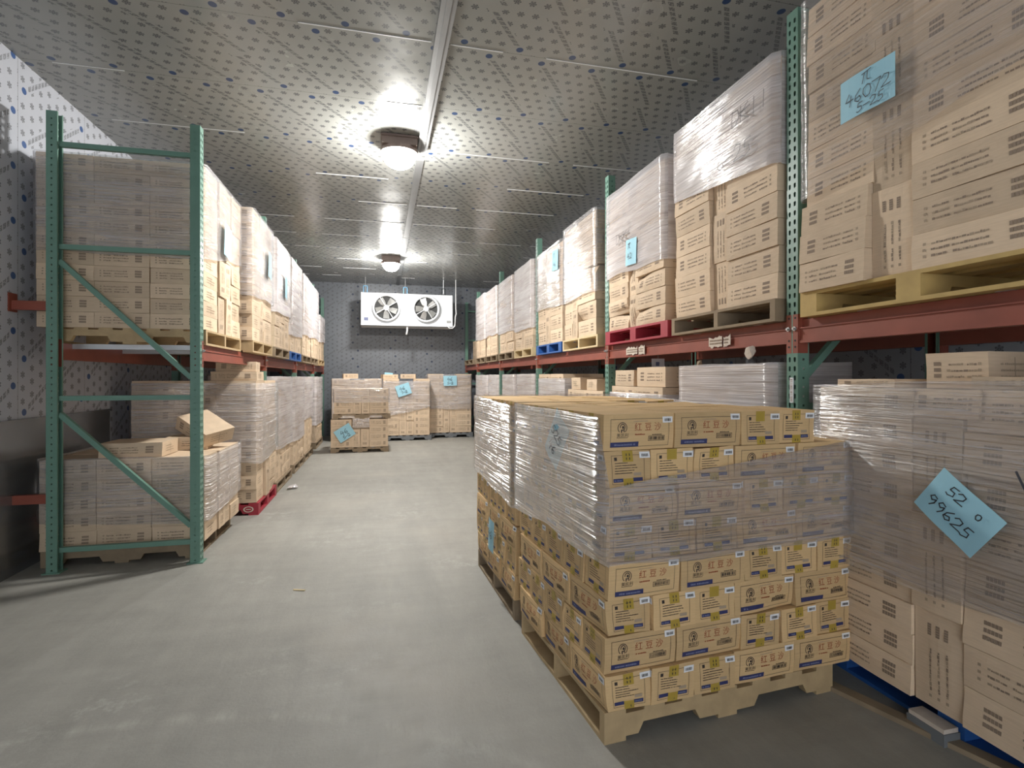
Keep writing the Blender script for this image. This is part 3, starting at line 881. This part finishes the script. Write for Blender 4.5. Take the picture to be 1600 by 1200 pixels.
# ================================================================== LEFT UPPER SHELF
XA = -1.44
def pal_left(y0, y1, wood, label, xa=-1.35): return pallet(1.12, y1-y0, .13, wood, (xa-1.10, y0, BT_L+.002), 0, label, 'pallets on the left upper shelf')
pal_left(4.97, 6.12, 'wood', 'wooden pallet on the left shelf directly behind the first green frame', XA)
p = 'first load, left upper shelf'
face_cols((-2.625, 4.97), '-y', [(.395, .125, 11, 'H'), (.395, .125, 11, 'H'), (.395, .125, 11, 'H')], ZL, p, GLf, depth=.40, names=['wall side front column', 'middle front column', 'aisle corner column'], jit=.006)
face_cols((XA+.01, 5.38), '+x', [(.20, .345, 4, 'V'), (.20, .345, 4, 'V'), (.34, .172, 8, 'E')], ZL, p, GLf, names=['near upright side column', 'far upright side column', 'far side column'])
o = wrap(-2.635, 4.965, XA+.012, 6.13, ((2.50, 3.28), (2.50, 3.28), (2.66, 3.29), (2.6, 3.28)), 'stretch wrap over the upper half of the first left shelf load', 'film')
note((XA+.056, 5.50, 2.76), '+x', .24, .30, .1, [], 'blue note on the side of the first left shelf load')
XA2 = -1.335
for i, (y0, y1, top, lo, wd) in enumerate(((6.24, 7.30, 3.32, 2.38, 'wood'), (7.48, 8.60, 3.32, 2.35, 'old_wood'), (8.68, 9.82, 3.33, 2.15, 'blue_wood'), (10.02, 11.15, 3.33, 2.25, 'old_wood'), (11.25, 12.35, 3.33, 2.3, 'old_wood'), (12.6, 13.7, 2.9, 2.3, 'wood'))):
    nm = ['second', 'third', 'fourth', 'fifth', 'sixth', 'seventh'][i]; p = f'{nm} load, left upper shelf'
    pal_left(y0, y1, wd, f'{ {"wood":"brown", "old_wood":"dark", "blue_wood":"blue painted"}[wd] } pallet under the {nm} load along the left upper shelf')
    n = 10 if i < 5 else 7; h = (top-ZL)/n; L = y1-y0-.02
    if i == 0:
        face_cols((XA2-.78, y0), '-y', [(.39, h, n, 'H'), (.39, h, n, 'H')], ZL, p, GLf, depth=.36, names=['inner front column', 'front corner column'])
        face_cols((XA2, y0+.37), '+x', [(.2, (top-ZL)/5, 5, 'V'), (L-.57, h, n, 'E')], ZL, p, GLf, names=['upright side column', 'far side column'])
    else:
        q = [(L*.30, h, n, 'E'), (L*.18, (top-ZL)/4, 4, 'V'), (L*.18, (top-ZL)/4, 4, 'V'), (L*.34, h, n, 'E')]
        face_cols((XA2, y0), '+x', q, ZL, p, GLf, names=['near column', 'near upright column', 'far upright column', 'far column'], crush=.1)
    wrap(XA2-1.1, y0-.004, XA2+.01, y1, ((lo, top), (lo, top), (lo+.02, top), (lo, top)), f'milky stretch wrap round the {nm} load of the left upper shelf', 'film_thick' if i else 'film')
note((XA2+.052, 6.92, 2.83), '+x', .2, .3, .1, [], 'pale blue note under the wrap of the second left shelf load')
note((XA2+.052, 8.05, 2.75), '+x', .2, .3, .1, [], 'pale blue note under the wrap of the third left shelf load')

# ================================================================== LEFT FLOOR
GF = 'boxes on the floor under the left shelf'
ZF = .135
pallet(1.12, .98, .13, 'old_wood', (-2.60, 4.98, 0), 0, 'dark brown pallet with notched stringer on the floor behind the first green frame', 'floor pallets')
p = 'low load behind first green frame'
face_cols((-2.60, 4.96), '-y', [(.39, .142, 5, 'H'), (.39, .142, 5, 'H'), (.39, .142, 5, 'H')], ZF, p, GF, depth=.36, names=['wall side column', 'middle front column', 'aisle corner column'], jit=.005)
face_cols((-1.41, 5.33), '+x', [(.17, .355, 2, 'V'), (.17, .355, 2, 'V'), (.32, .142, 5, 'E')], ZF, p, GF, names=['near upright column', 'far upright column', 'far column'])
for k in range(2):
    cbox(.39, .36, .142, 'H', (-2.405+k*.40, 5.52, ZF+4*.142), 0, f'flat box on the top tier, back {("wall side", "middle")[k]} of low load behind first green frame', GF)
wrap(-2.605, 4.955, -1.405, 6.01, ((.36, .855), (.30, .855), (.38, .855), (.36, .855)), 'shiny pleated stretch wrap round the low load behind the first green frame', 'film')
cbox(.46, .36, .12, 'H', (-1.985, 5.18, ZF+5*.142+.002), 0, 'flat loose box lying on the low wrapped load behind first green frame', GF)
cbox(.40, .30, .13, 'H', (-1.62, 5.62, ZF+5*.142+.125), 0, 'loose box tipped askew on the low wrapped load', GF, rot=(math.radians(10), math.radians(24), math.radians(-35)))
cbox(.34, .28, .115, 'H', (-1.72, 5.55, ZF+5*.142+.002), .1, 'small box propping up the tipped box', GF)
# second floor load, red pallet
red_pal = pallet(1.2, 1.05, .13, 'red_wood', (-2.50, 6.36, 0), 0, 'red painted pallet on the floor by the left aisle edge', 'floor pallets')
m = MB()
for k in range(20):
    a, b2 = 2*PI*k/20, 2*PI*(k+1)/20
    m.poly([(1.10+math.cos(t)*r_, -.0015, .066+math.sin(t)*r_*.62) for t, r_ in ((a, .052), (b2, .052), (b2, .038), (a, .038))], 'crumpled')
m.box((1.075, -.0015, .062), (1.125, -.001, .070), 'crumpled')
put('stencil_mark', m.mesh('stencil_mark'), red_pal, label='pale ring stencilled on the red wood')
p = 'load on the red floor pallet'
face_cols((-2.52, 6.36), '-y', [(.40, .148, 9, 'H'), (.40, .148, 9, 'H'), (.40, .148, 9, 'H')], ZF, p, GF, depth=.36, names=['wall side column', 'middle front column', 'aisle corner column'])
face_cols((-1.30, 6.73), '+x', [(.2, .333, 4, 'V'), (.42, .148, 9, 'E')], ZF, p, GF, names=['upright side column', 'far side column'], crush=.3)
cbox(.46, .36, .10, 'H', (-1.55, 6.56, ZF+9*.148), 0, 'flat box on top of the load on the red floor pallet, under another', GF)
cbox(.40, .34, .11, 'H', (-1.55, 6.58, ZF+9*.148+.10), .08, 'highest box on top of the load on the red floor pallet', GF)
wrap(-2.53, 6.35, -1.29, 7.40, ((.60, 1.44), (.56, 1.44), (.62, 1.44), (.6, 1.44)), 'wrinkled stretch wrap round the load on the red floor pallet', 'film')
for i, (y0, y1, top, lo, xa, wood) in enumerate(((7.50, 8.72, 1.50, .55, -1.33, 'old_wood'), (8.95, 10.05, 1.50, .5, -1.33, 'old_wood'), (10.15, 11.3, 1.5, .75, -1.33, 'old_wood'), (11.9, 13.2, 1.5, .5, -1.34, 'old_wood'))):
    nm = ['third', 'fourth', 'fifth', 'last'][i]; p = f'{nm} floor load along left aisle edge'
    pallet(1.15, y1-y0, .13, wood, (xa-1.13, y0, 0), 0, f'dark floor pallet under the {nm} load along the left aisle edge', 'floor pallets')
    n = 9; h = (top-ZF)/n; L = y1-y0-.02
    face_cols((xa-.36, y0), '-y', [(.36, h, n, 'H')], ZF, p, GF, depth=.3, names=['front corner column'])
    face_cols((xa, y0+.31), '+x', [(.2, (top-ZF)/4, 4, 'V'), ((L-.51)*.5, h, n, 'E'), ((L-.51)*.5, h, n, 'E')], ZF, p, GF, names=['upright side column', 'middle side column', 'far side column'], crush=.3)
    wrap(xa-.8, y0-.005, xa+.01, y1, ((lo, top+.02), (lo, top+.02), (lo, top+.02), (lo, top+.02)), f'milky stretch wrap round the {nm} floor load along the left aisle edge', 'film_thick')

# ================================================================== END OF AISLE
GE = 'boxes at the end of the aisle'
def end_load(x0, y0, cols, z0, p, wrp=None, mat='film', names=None, depth=.36, crush=.12):
    s = face_cols((x0, y0), '-y', cols, z0, p, GE, depth=depth, names=names or ['left column', 'inner left column', 'inner right column', 'right column'][:len(cols)] if len(cols) == 4 else names, crush=crush)
    if wrp: wrap(x0-.005, y0-.005, x0+s+.005, y0+depth+.2, wrp[0], wrp[1], mat)
    return s
pallet(1.12, .9, .10, 'old_wood', (-.97, 11.2, 0), 0, 'dark floor pallet at the foot of the two stacked short loads', 'floor pallets')
C4 = ['left column', 'inner left column', 'inner right column', 'right column']
end_load(-.97, 11.2, [(.40, .14, 4, 'H'), (.17, .36, 1, 'V'), (.17, .36, 1, 'V', .01), (.37, .14, 4, 'H')], .105, 'lower short load at aisle end', names=C4)
pallet(1.12, .9, .10, 'old_wood', (-.93, 11.2, .672), 0, 'dark pallet between the two stacked short loads', 'floor pallets')
end_load(-.91, 11.2, [(.37, .125, 4, 'H'), (.16, .25, 2, 'V'), (.16, .25, 2, 'V'), (.37, .125, 4, 'H')], .775, 'upper short load at aisle end', (((1.0, 1.28), (1.0, 1.28), (1.0, 1.28), (1.0, 1.28)), 'stretch wrap round the upper of the two stacked short loads'), 'film', names=C4)
note((-.70, 11.155, .40), '-y', .34, .26, math.radians(-32), [('46', -.08, -.02, .09), ('5-2', -.08, -.1, .06)], 'tilted blue note on the lower of the two stacked short loads', wd=.008)
pallet(1.12, .9, .12, 'old_wood', (-1.10, 13.2, 0), 0, 'floor pallet of the load behind the two stacked short loads', 'floor pallets')
end_load(-1.12, 13.2, [(.40, .15, 9, 'H'), (.17, .33, 4, 'V'), (.17, .33, 4, 'V'), (.40, .15, 9, 'H')], .125, 'load behind the stacked short loads', (((.2, 1.48), (.2, 1.48), (.2, 1.48), (.2, 1.48)), 'white stretch wrap round the load behind the two stacked short loads'), 'film', names=C4)
cbox(.34, .3, .12, 'H', (-.72, 13.5, 1.475), .15, 'single box on top of the load behind the stacked short loads', GE)
pallet(1.12, .9, .12, 'grey_wood', (.06, 13.05, 0), 0, 'dark floor pallet of the middle load at the end of the aisle', 'floor pallets')
end_load(.05, 13.05, [(.37, .15, 9, 'H'), (.17, .36, 3, 'V', .02), (.17, .36, 3, 'V', .02), (.38, .15, 9, 'H')], .125, 'middle load at aisle end', (((.55, 1.42), (.8, 1.42), (.7, 1.42), (.7, 1.42)), 'creased stretch wrap round the middle load at the end of the aisle'), 'film', names=C4)
cbox(.36, .3, .10, 'H', (.20, 13.4, 1.476), .2, 'left loose box on top of middle load at aisle end', GE)
cbox(.36, .3, .11, 'H', (.65, 13.35, 1.476), -.1, 'centre loose box on top of middle load at aisle end', GE)
note((.52, 13.0, 1.21), '-y', .33, .27, math.radians(-18), [('46', -.09, .0, .08), ('7-2', -.08, -.09, .06)], 'tilted blue note on the middle load at the end of the aisle', wd=.008)
note((.18, 13.5, 1.55), '-y', .2, .14, .1, [], 'blue slip standing up on top of the middle load at aisle end')
pallet(1.12, .9, .12, 'grey_wood', (1.14, 13.45, 0), 0, 'grey block pallet of the load at the end of the aisle by the right rack', 'floor pallets')
end_load(1.13, 13.45, [(.38, .163, 9, 'H'), (.165, .40, 3, 'V', .015), (.165, .40, 3, 'V', .015), (.38, .163, 9, 'H')], .125, 'load at aisle end beside right rack', (((.72, 1.58), (.72, 1.58), (.75, 1.58), (.72, 1.58)), 'stretch wrap round the load at the aisle end beside the right rack'), 'film', names=C4)
o = note((1.68, 13.40, 1.42), '-y', .33, .25, -.03, [('46', -.08, .0, .08), ('5-2', -.08, -.09, .06)], 'straight blue note on the load at aisle end beside the right rack', wd=.008)

# ================================================================== RIGHT FLOOR UNDER THE SHELF
GU = 'boxes on the floor under the right shelf'
XG = 2.24
for i, (y0, y1, top, n, wf) in enumerate(((2.70, 3.72, 1.58, 10, 1), (3.98, 5.0, 1.42, 9, 1), (5.2, 6.3, 1.36, 9, 0), (6.45, 7.5, 1.55, 9, 1), (7.8, 8.8, 1.55, 9, 1), (9.0, 9.9, 1.55, 9, 1), (10.3, 11.2, 1.55, 9, 1), (11.4, 12.8, 1.55, 9, 1))):
    nm = ['second', 'third', 'fourth', 'fifth', 'sixth', 'seventh', 'eighth', 'last'][i]; p = f'{nm} floor load under right shelf'
    pallet(1.1, y1-y0, .13, 'old_wood', (XG-.01, y0, 0), 0, f'dark floor pallet under the {nm} load below the right shelf', 'floor pallets')
    h = (top-ZF)/n; L = y1-y0
    lowest = n-3 if i < 7 else 0
    cols = [(L*.5, h), (L*.5, h)]
    for ci, (w, hh) in enumerate(cols):
        for k in range(n):
            cbox(w, .55, hh, 'H' if i < 4 else 'E', (XG+.275+R.uniform(-.01, .01), y1-w*(ci+.5), ZF+k*hh), -PI/2+R.uniform(-.015, .015), f'plain box, {"topmost" if k == n-1 else ORD[n-1-k]+" from top"}, {("far", "near")[ci]} column of {p}', GU, hid=k < lowest)
    if wf: wrap(XG-.005, y0, XG+.56, y1, ((top-.75 if i < 7 else .4, top-(.06 if i in (1, 3) else -.01)),)*4, f'white stretch wrap round the {nm} floor load under the right shelf', 'film_thick')
cbox(.40, .45, .15, 'H', (XG+.24, 4.73, 1.422), -PI/2, 'far box on top of third floor load under right shelf', GU)
cbox(.46, .50, .17, 'H', (XG+.26, 4.22, 1.422), -PI/2+.05, 'near box on top of third floor load under right shelf', GU)
cbox(.30, .40, .14, 'E', (XG+.22, 6.05, 1.362), -PI/2, 'far small box on top of fourth floor load under right shelf', GU)
cbox(.34, .40, .12, 'E', (XG+.22, 5.55, 1.362), -PI/2-.06, 'near small box on top of fourth floor load under right shelf', GU)
# nearest big wrapped load on the blue pallet
pallet(1.12, 1.25, .13, 'blue_wood', (2.31, 1.12, 0), 0, 'blue painted pallet on the floor under the big wrapped load', 'floor pallets')
p = 'big wrapped load on blue pallet'
face_cols((2.21, 2.33), '-x', [(.50, .132, 10, 'H'), (.205, .40, 3, 'V'), (.52, .165, 8, 'H', .01)], ZF, p, GU, names=['far column', 'middle upright column', 'near column'], crush=.12, jit=.012)
cbox(.28, .38, .12, 'H', (2.41, 1.71, ZF+1.2), -PI/2, 'box on its edge atop upright column of big wrapped load', GU)
cbox(.24, .3, .15, 'H', (2.44, 1.72, ZF+1.32), -PI/2+.05, 'taller loose box standing on the big wrapped load', GU)
cbox(.34, .36, .04, 'H', (2.42, 2.08, ZF+1.32), -PI/2-.08, 'flat box top peeping over the wrap of the big wrapped load', GU)
cbox(.50, .34, .05, 'H', (2.40, 1.36, ZF+1.32), -PI/2, 'flat box lid at the near top of the big wrapped load', GU)
o = wrap(2.185, 1.10, 2.62, 2.345, ((.62, 1.50), (.62, 1.50), (.60, 1.465), (.60, 1.465)), 'pleated stretch wrap round the big load on the blue pallet', 'film', off=.02)
note((2.145, 1.60, .985), '-x', .27, .205, math.radians(37), [('99625', -.11, -.055, .047), ('52', -.075, .03, .045), ('0', .055, .035, .025)], 'large tilted blue note on the big wrapped load', wd=.0045)
scribble(o, (2.145, 1.40, 1.04), '-x', [('A', 0, 0, .12)], .009, 'marker')

# ================================================================== RED BEAN CARTON PALLETS
def bean_pallet(org, rz, tiers, shift, p, group, full_gap=True):
    ex = Vector((math.cos(rz), math.sin(rz), 0)); ey = Vector((-math.sin(rz), math.cos(rz), 0)); o3 = Vector(org)
    def at(x, y, z): return o3 + ex*x + ey*y + Vector((0, 0, z))
    top = tiers-1; z0 = .132
    for k in range(tiers):
        z = z0+k*(CH+.0025); sh = shift[k]; A = (top-k) % 2 == 0
        nth = 'top tier' if k == top else ('bottom tier' if k == 0 else f'{ORD[k]} tier up')
        def L(x, y, where): carton(at(x+CL/2+sh, y+CS/2+R.uniform(-.010, .008), z), rz, f'red bean carton, long face out, {nth}, {where} of {p}', group)
        def Sh(x, y, where, turn=-1): carton(at(x+CS/2+sh, y+CL/2+R.uniform(-.010, .008), z), rz+turn*PI/2, f'red bean carton, short end out, {nth}, {where} of {p}', group)
        cn = ['front corner', 'second along front', 'third along front', 'fourth along front', 'fifth along front']
        g = .004
        if A:
            for i in range(2): L(i*(CL+g), 0, cn[i])
            for i in range(2 if k == top and full_gap else 3): Sh(2*(CL+g)+i*(CS+g), 0, cn[2+i])
            for j in range(1, 5):      # left flank: short ends outward
                carton(at(CL/2+sh+R.uniform(-.012, .004), j*(CS+g)+CS/2, z), rz+PI, f'red bean carton, {nth}, {ORD[j]} back along aisle side of {p}', group)
        else:
            for i in range(3): Sh(i*(CS+g), 0, cn[i])
            for i in range(2): L(3*(CS+g)+i*(CL+g), 0, cn[3+i])
            for j in range(1, 3):      # left flank: long faces outward
                carton(at(CS/2+sh+R.uniform(-.012, .004), j*(CL+g)+CL/2, z), rz-PI/2, f'red bean carton, {nth}, {ORD[j]} back along aisle side of {p}', group)
        if k == top:
            for j in range(1, 5):
                for i in (1, 2):
                    y = j*(CS+g)
                    if i == 2 and j == 1: y += .13
                    if i == 2 and j == 4: continue
                    carton(at(i*(CL+g)+CL/2+sh, y+CS/2, z), rz, f'red bean carton of the {nth}, {ORD[j]} row back, {("", "middle", "far side")[i]} of {p}', group)
    return at
RZ0 = math.radians(4.6)
G0 = 'printed red bean cartons on the two aisle pallets'
pallet(1.22, 1.02, .13, 'wood', (.885, 2.04, 0), RZ0, 'brown wooden pallet under the nearest red bean carton load', 'floor pallets')
at0 = bean_pallet((.885, 2.035, 0), RZ0, 8, [0, .002, .004, .012, .016, .010, .004, -.008], 'nearest carton pallet', G0)
pallet(1.2, 1.02, .13, 'old_wood', (.80, 3.22, 0), math.radians(2.5), 'dark wooden pallet under the second red bean carton load', 'floor pallets')
RZ1 = math.radians(2.5)
at1 = bean_pallet((.80, 3.20, 0), RZ1, 8, [0, .003, -.004, .004, .006, .0, .0, .006], 'second carton pallet', G0)
# wraps
wrap(-.012, -.008, 1.345, 1.10, ((.74, 1.335, .72, 1.05), (.735, 1.20), (.8, 1.33), (.74, 1.35)), 'grey pleated stretch wrap round the nearest carton pallet', 'film', rz=RZ0, org=(.885, 2.035, 0), off=.014)
wrap(-.01, -.01, 1.335, 1.10, ((.70, 1.33), (.7, 1.33), (.8, 1.36), (.78, 1.36)), 'shiny stretch wrap round the second carton pallet', 'film', rz=RZ1, org=(.80, 3.20, 0), off=.014)
c = at0(-.020, .46, 1.20)
note(tuple(c), '-x', .17, .26, math.radians(38), [('525', -.07, .0, .05), ('46', -.05, -.08, .05)], 'pale blue note under the wrap on the nearest carton pallet', rz=RZ0-PI/2)
c = at1(-.050, .42, .42)
note(tuple(c), '-x', .13, .22, math.radians(8), [('46', -.06, -.02, .06)], 'blue note hanging from the side of the second carton pallet', rz=RZ1-PI/2, wd=.005)

# ================================================================== COOLING UNIT
def cooler():
    t = empty('cooling_unit', (-.45, 13.5, 2.76)); tag(t, 'white twin fan cooling unit hung below the ceiling at the end wall', 'cooling unit')
    W, Hc, D = 2.18, .80, .55
    m = MB(); m.box((0, .04, .06), (W, D, Hc), 'white_paint'); m.box((-.02, .0, .06), (.012, D, Hc+.01), 'white_paint'); m.box((W-.012, .0, .06), (W+.02, D, Hc+.01), 'white_paint')
    m.box((0, .03, Hc-.006), (W, D, Hc+.01), 'white_paint')
    put('casing', m.mesh('casing'), t)
    m = MB(); m.box((-.03, -.03, 0), (W+.03, D, .012), 'white_paint'); m.box((-.03, -.03, 0), (W+.03, -.02, .06), 'white_paint'); m.box((-.03, -.03, .0), (-.02, D, .06), 'white_paint'); m.box((W+.02, -.03, .0), (W+.03, D, .06), 'white_paint')
    put('drip_tray', m.mesh('drip_tray'), t)
    for fx in (.58, 1.54):
        o = (fx, .0, .445)
        m = MB(); m.lathe([(.285, .045), (.285, -.06), (.315, -.085), (.335, -.06), (.33, .045)], o, 'white_paint', 'y', 40)
        sh = put('fan_shroud', m.mesh('fan_shroud', True), t)
        m = MB(); m.lathe([(.284, .036), (.002, .036)], o, 'black_void', 'y', 40); put('coil_face', m.mesh('coil_face'), sh)
        f = MB(); f.lathe([(.002, -.06), (.055, -.05), (.07, -.03), (.07, .03)], o, 'white_paint', 'y', 20); put('hub', f.mesh('hub', True), sh)
        for k in range(5):
            a = k*2*PI/5+.35+fx; m = MB(); pts = []
            for r_, hw in ((.06, .05), (.15, .085), (.27, .10)):
                for s in (-1, 1):
                    aa = a+s*hw/r_*.75; pts.append((o[0]+math.cos(aa)*r_, -.005+s*.02, o[2]+math.sin(aa)*r_))
            i = len(m.v); m.v += pts
            for q in ((0, 1, 3, 2), (2, 3, 5, 4)): m.f.append(tuple(i+z for z in q)); m.m.append(m.mi('fan_grey'))
            put('fan_blade', m.mesh('fan_blade'), sh)
        for k in range(4):
            a = k*PI/2+.55; m = MB(); m.bar((o[0]+math.cos(a)*.06, -.075, o[2]+math.sin(a)*.06), (o[0]+math.cos(a)*.31, -.075, o[2]+math.sin(a)*.31), .012, .012, 'white_paint', (0, 1, 0))
            put('guard_arm', m.mesh('guard_arm'), sh)
    m = MB(); m.box((.05, .035, .13), (.15, .039, .21), 'pale_ink'); put('name_plate', m.mesh('name_plate'), t, label='small blue maker plate')
    for x in (.08, 1.04, 1.99):
        m = MB(); top = H-13.5*0-2.76; b0 = Hc
        col = 'blue_bracket' if x < 1.9 else 'dark'
        m.box((x-.05, .10, b0+.005), (x+.05, .2, b0+.012), col)
        for s in (-1, 1): m.box((x+s*.045-.006, .13, b0), (x+s*.045+.006, .17, b0+.19), col)
        m.box((x-.051, .13, b0+.18), (x+.051, .17, b0+.192), col)
        m.tube([(x, .15, b0+.05), (x, .15, top)], .011, 'zinc', 8)
        put('hanger', m.mesh('hanger'), t, label='threaded hanging rod with bracket')
    m = MB(); m.tube([(1.08, .02, 0), (1.08, .02, -.10), (1.06, .0, -.20)], .022, 'pvc'); put('drain_pipe', m.mesh('drain_pipe', True), t)
    m = MB(); m.box((W-.12, .02, .12), (W-.02, .041, .17), 'fan_grey'); put('latch', m.mesh('latch'), t)
    return t
cooler()
m = MB(); m.tube([(1.84, 13.55, H), (1.84, 13.55, 3.25), (1.85, 13.55, 3.12), (1.82, 13.5, 3.02), (1.82, 13.5, 2.92), (1.80, 13.47, 2.80), (1.74, 13.45, 2.735), (1.66, 13.45, 2.74), (1.62, 13.45, 2.80)], .016, 'pvc', 10)
tag(put('conduit', m.mesh('conduit', True)), 'white pipe dropping from the ceiling and curling under the cooling unit', 'pipe')

# ================================================================== SMALL THINGS
# crumpled paper caught on the beam edge, torn stickers, white tag
def crumple(name, c, sx, sy, sz, seed, label, cat, mat='crumpled'):
    """a faceted, folded wad"""
    r = random.Random(seed); bm = bmesh.new(); bmesh.ops.create_icosphere(bm, subdivisions=3, radius=1)
    planes = [(Vector((r.gauss(0, 1), r.gauss(0, 1), r.gauss(0, 1))).normalized(), r.uniform(.35, .95)) for _ in range(26)]
    for v in bm.verts:
        d = v.co.normalized(); t = min((h/max(.05, d.dot(n)) for n, h in planes if d.dot(n) > .25), default=1.0)
        q = d*min(1.15, t)*r.uniform(.93, 1.05); v.co = Vector((q.x*sx, q.y*sy, q.z*sz))
    me = bpy.data.meshes.new(name); bm.to_mesh(me); bm.free(); me.materials.append(M[mat])
    return tag(put(name, me, None, c), label, cat)
crumple('crumpled_paper', (2.195, 2.86, 1.66), .03, .08, .07, 3, 'crumpled pale paper stuck below the beam near the first right post', 'paper')
crumple('torn_film', (2.30, 3.55, 1.60), .03, .06, .08, 9, 'dark rag of torn wrap hanging behind the right beam', 'plastic wrap', 'old_wood')
def sticker(y, z, w, h, seed, label):
    r = random.Random(seed); m = MB(); n = 16
    lo = [r.uniform(0, h*.18) for _ in range(n+1)]; hi = [h*r.uniform(.72, 1) for _ in range(n+1)]
    for k in range(n):
        if k in (n*2//3,): continue
        m.poly([(0, -w*k/n, lo[k]), (0, -w*(k+1)/n, lo[k+1]), (0, -w*(k+1)/n, hi[k+1]), (0, -w*k/n, hi[k])], 'crumpled')
    for row in (.30, .52):
        x = .06
        while x < .9:
            L = r.uniform(.015, .05)
            if not n*2//3 <= x*n <= n*2//3+1: m.poly([(-.001, -w*x, h*row), (-.001, -w*(x+L), h*row), (-.001, -w*(x+L), h*(row+.12)), (-.001, -w*x, h*(row+.12))], 'ink')
            x += L+.012
    tag(put('torn_label', m.mesh('torn_label'), None, (2.2225, y, z)), label, 'label')
sticker(3.32, 1.70, .24, .09, 2, 'torn white label on the beam below the dark weathered pallet')
sticker(4.62, 1.70, .36, .09, 5, 'torn pale label remains on the beam below the red pallet')
m = MB(); m.box((-.06, -.0015, -.05), (.06, .0015, .05), 'label_white'); m.box((-.02, -.002, -.02), (.012, -.0015, .018), 'pale_ink')
tag(put('bay_tag', m.mesh('bay_tag'), None, (2.55, 4.62, 1.63), (0, 0, -.4)), 'small white tag hanging below the rack beam under the red pallet', 'tag')
m = MB(); m.bar((2.55, 4.62, 1.68), (2.55, 4.62, 1.82), .003, .003, 'zinc'); put('wire', m.mesh('wire'), bpy.data.objects['bay_tag']).matrix_parent_inverse = bpy.data.objects['bay_tag'].matrix_basis.inverted()
# strip of timber lying on the floor by the blue pallet
m = MB(); m.bar((2.10, 2.20, .011), (2.33, 1.50, .011), .06, .022, 'old_wood')
tag(put('wood_strip', m.mesh('wood_strip')), 'dark timber strip lying on the floor beside the blue pallet', 'timber strip')
m = MB(); m.bar((-.52, 4.02, .004), (-.60, 4.05, .004), .012, .006, 'pale_wood')
tag(put('wood_splinter', m.mesh('wood_splinter')), 'small pale splinter lying on the open floor', 'splinter')
m = MB(); m.box((2.215, 1.70, 0), (2.30, 1.86, .05), 'grey_wood'); m.box((2.22, 1.705, .05), (2.295, 1.855, .068), 'crumpled')
tag(put('spacer_block', m.mesh('spacer_block')), 'small grey block on the floor against the blue pallet', 'block')
crumple('floor_scrap', (-1.16, 7.78, .03), .10, .16, .035, 4, 'scrap of clear wrap lying on the floor at the left aisle edge', 'plastic wrap', 'film_thick')

# ------------------------------------------------------------------ past 300 boxes the far ones become one mass
BOXES.sort(key=lambda q: -q[0])
LIMIT = 300
rest = [o for _, o in BOXES[LIMIT:]]
if rest:
    bpy.context.view_layer.update()
    mb = MB()
    for o in rest:
        mw = o.matrix_world; me = o.data; i = len(mb.v)
        mb.v += [tuple(mw @ v.co) for v in me.vertices]
        nm = [[k for k, v in M.items() if v == mm][0] for mm in me.materials]
        for pg in me.polygons: mb.f.append(tuple(i+q for q in pg.vertices)); mb.m.append(mb.mi(nm[pg.material_index]))
    me = mb.mesh('remaining_boxes')
    for o in rest: bpy.data.objects.remove(o)
    o = put('remaining_boxes', me); tag(o, 'all the smaller looking brown boxes in the farther loads on both racks', 'boxes', None, 'stuff')
print('BOXES', len(BOXES), 'rest', len(rest))
for t in CARTONS:
    if 'proto' in t:
        for c in list(t.children): bpy.data.objects.remove(c)
        bpy.data.objects.remove(t)

# ------------------------------------------------------------------ light and colour
sc = bpy.context.scene
w = bpy.data.worlds.new('world'); sc.world = w; w.use_nodes = True
w.node_tree.nodes['Background'].inputs[0].default_value = (.92, .96, 1, 1)
w.node_tree.nodes['Background'].inputs[1].default_value = 2.1
sc.view_settings.view_transform = 'Standard'; sc.view_settings.look = 'None'
sc.view_settings.gamma = 1; sc.view_settings.use_curve_mapping = False
sc.view_settings.exposure = 0.82
sc.cycles.use_denoising = True
sc.cycles.max_bounces = 8; sc.cycles.diffuse_bounces = 5; sc.cycles.transparent_max_bounces = 12
sc.cycles.sample_clamp_indirect = 6
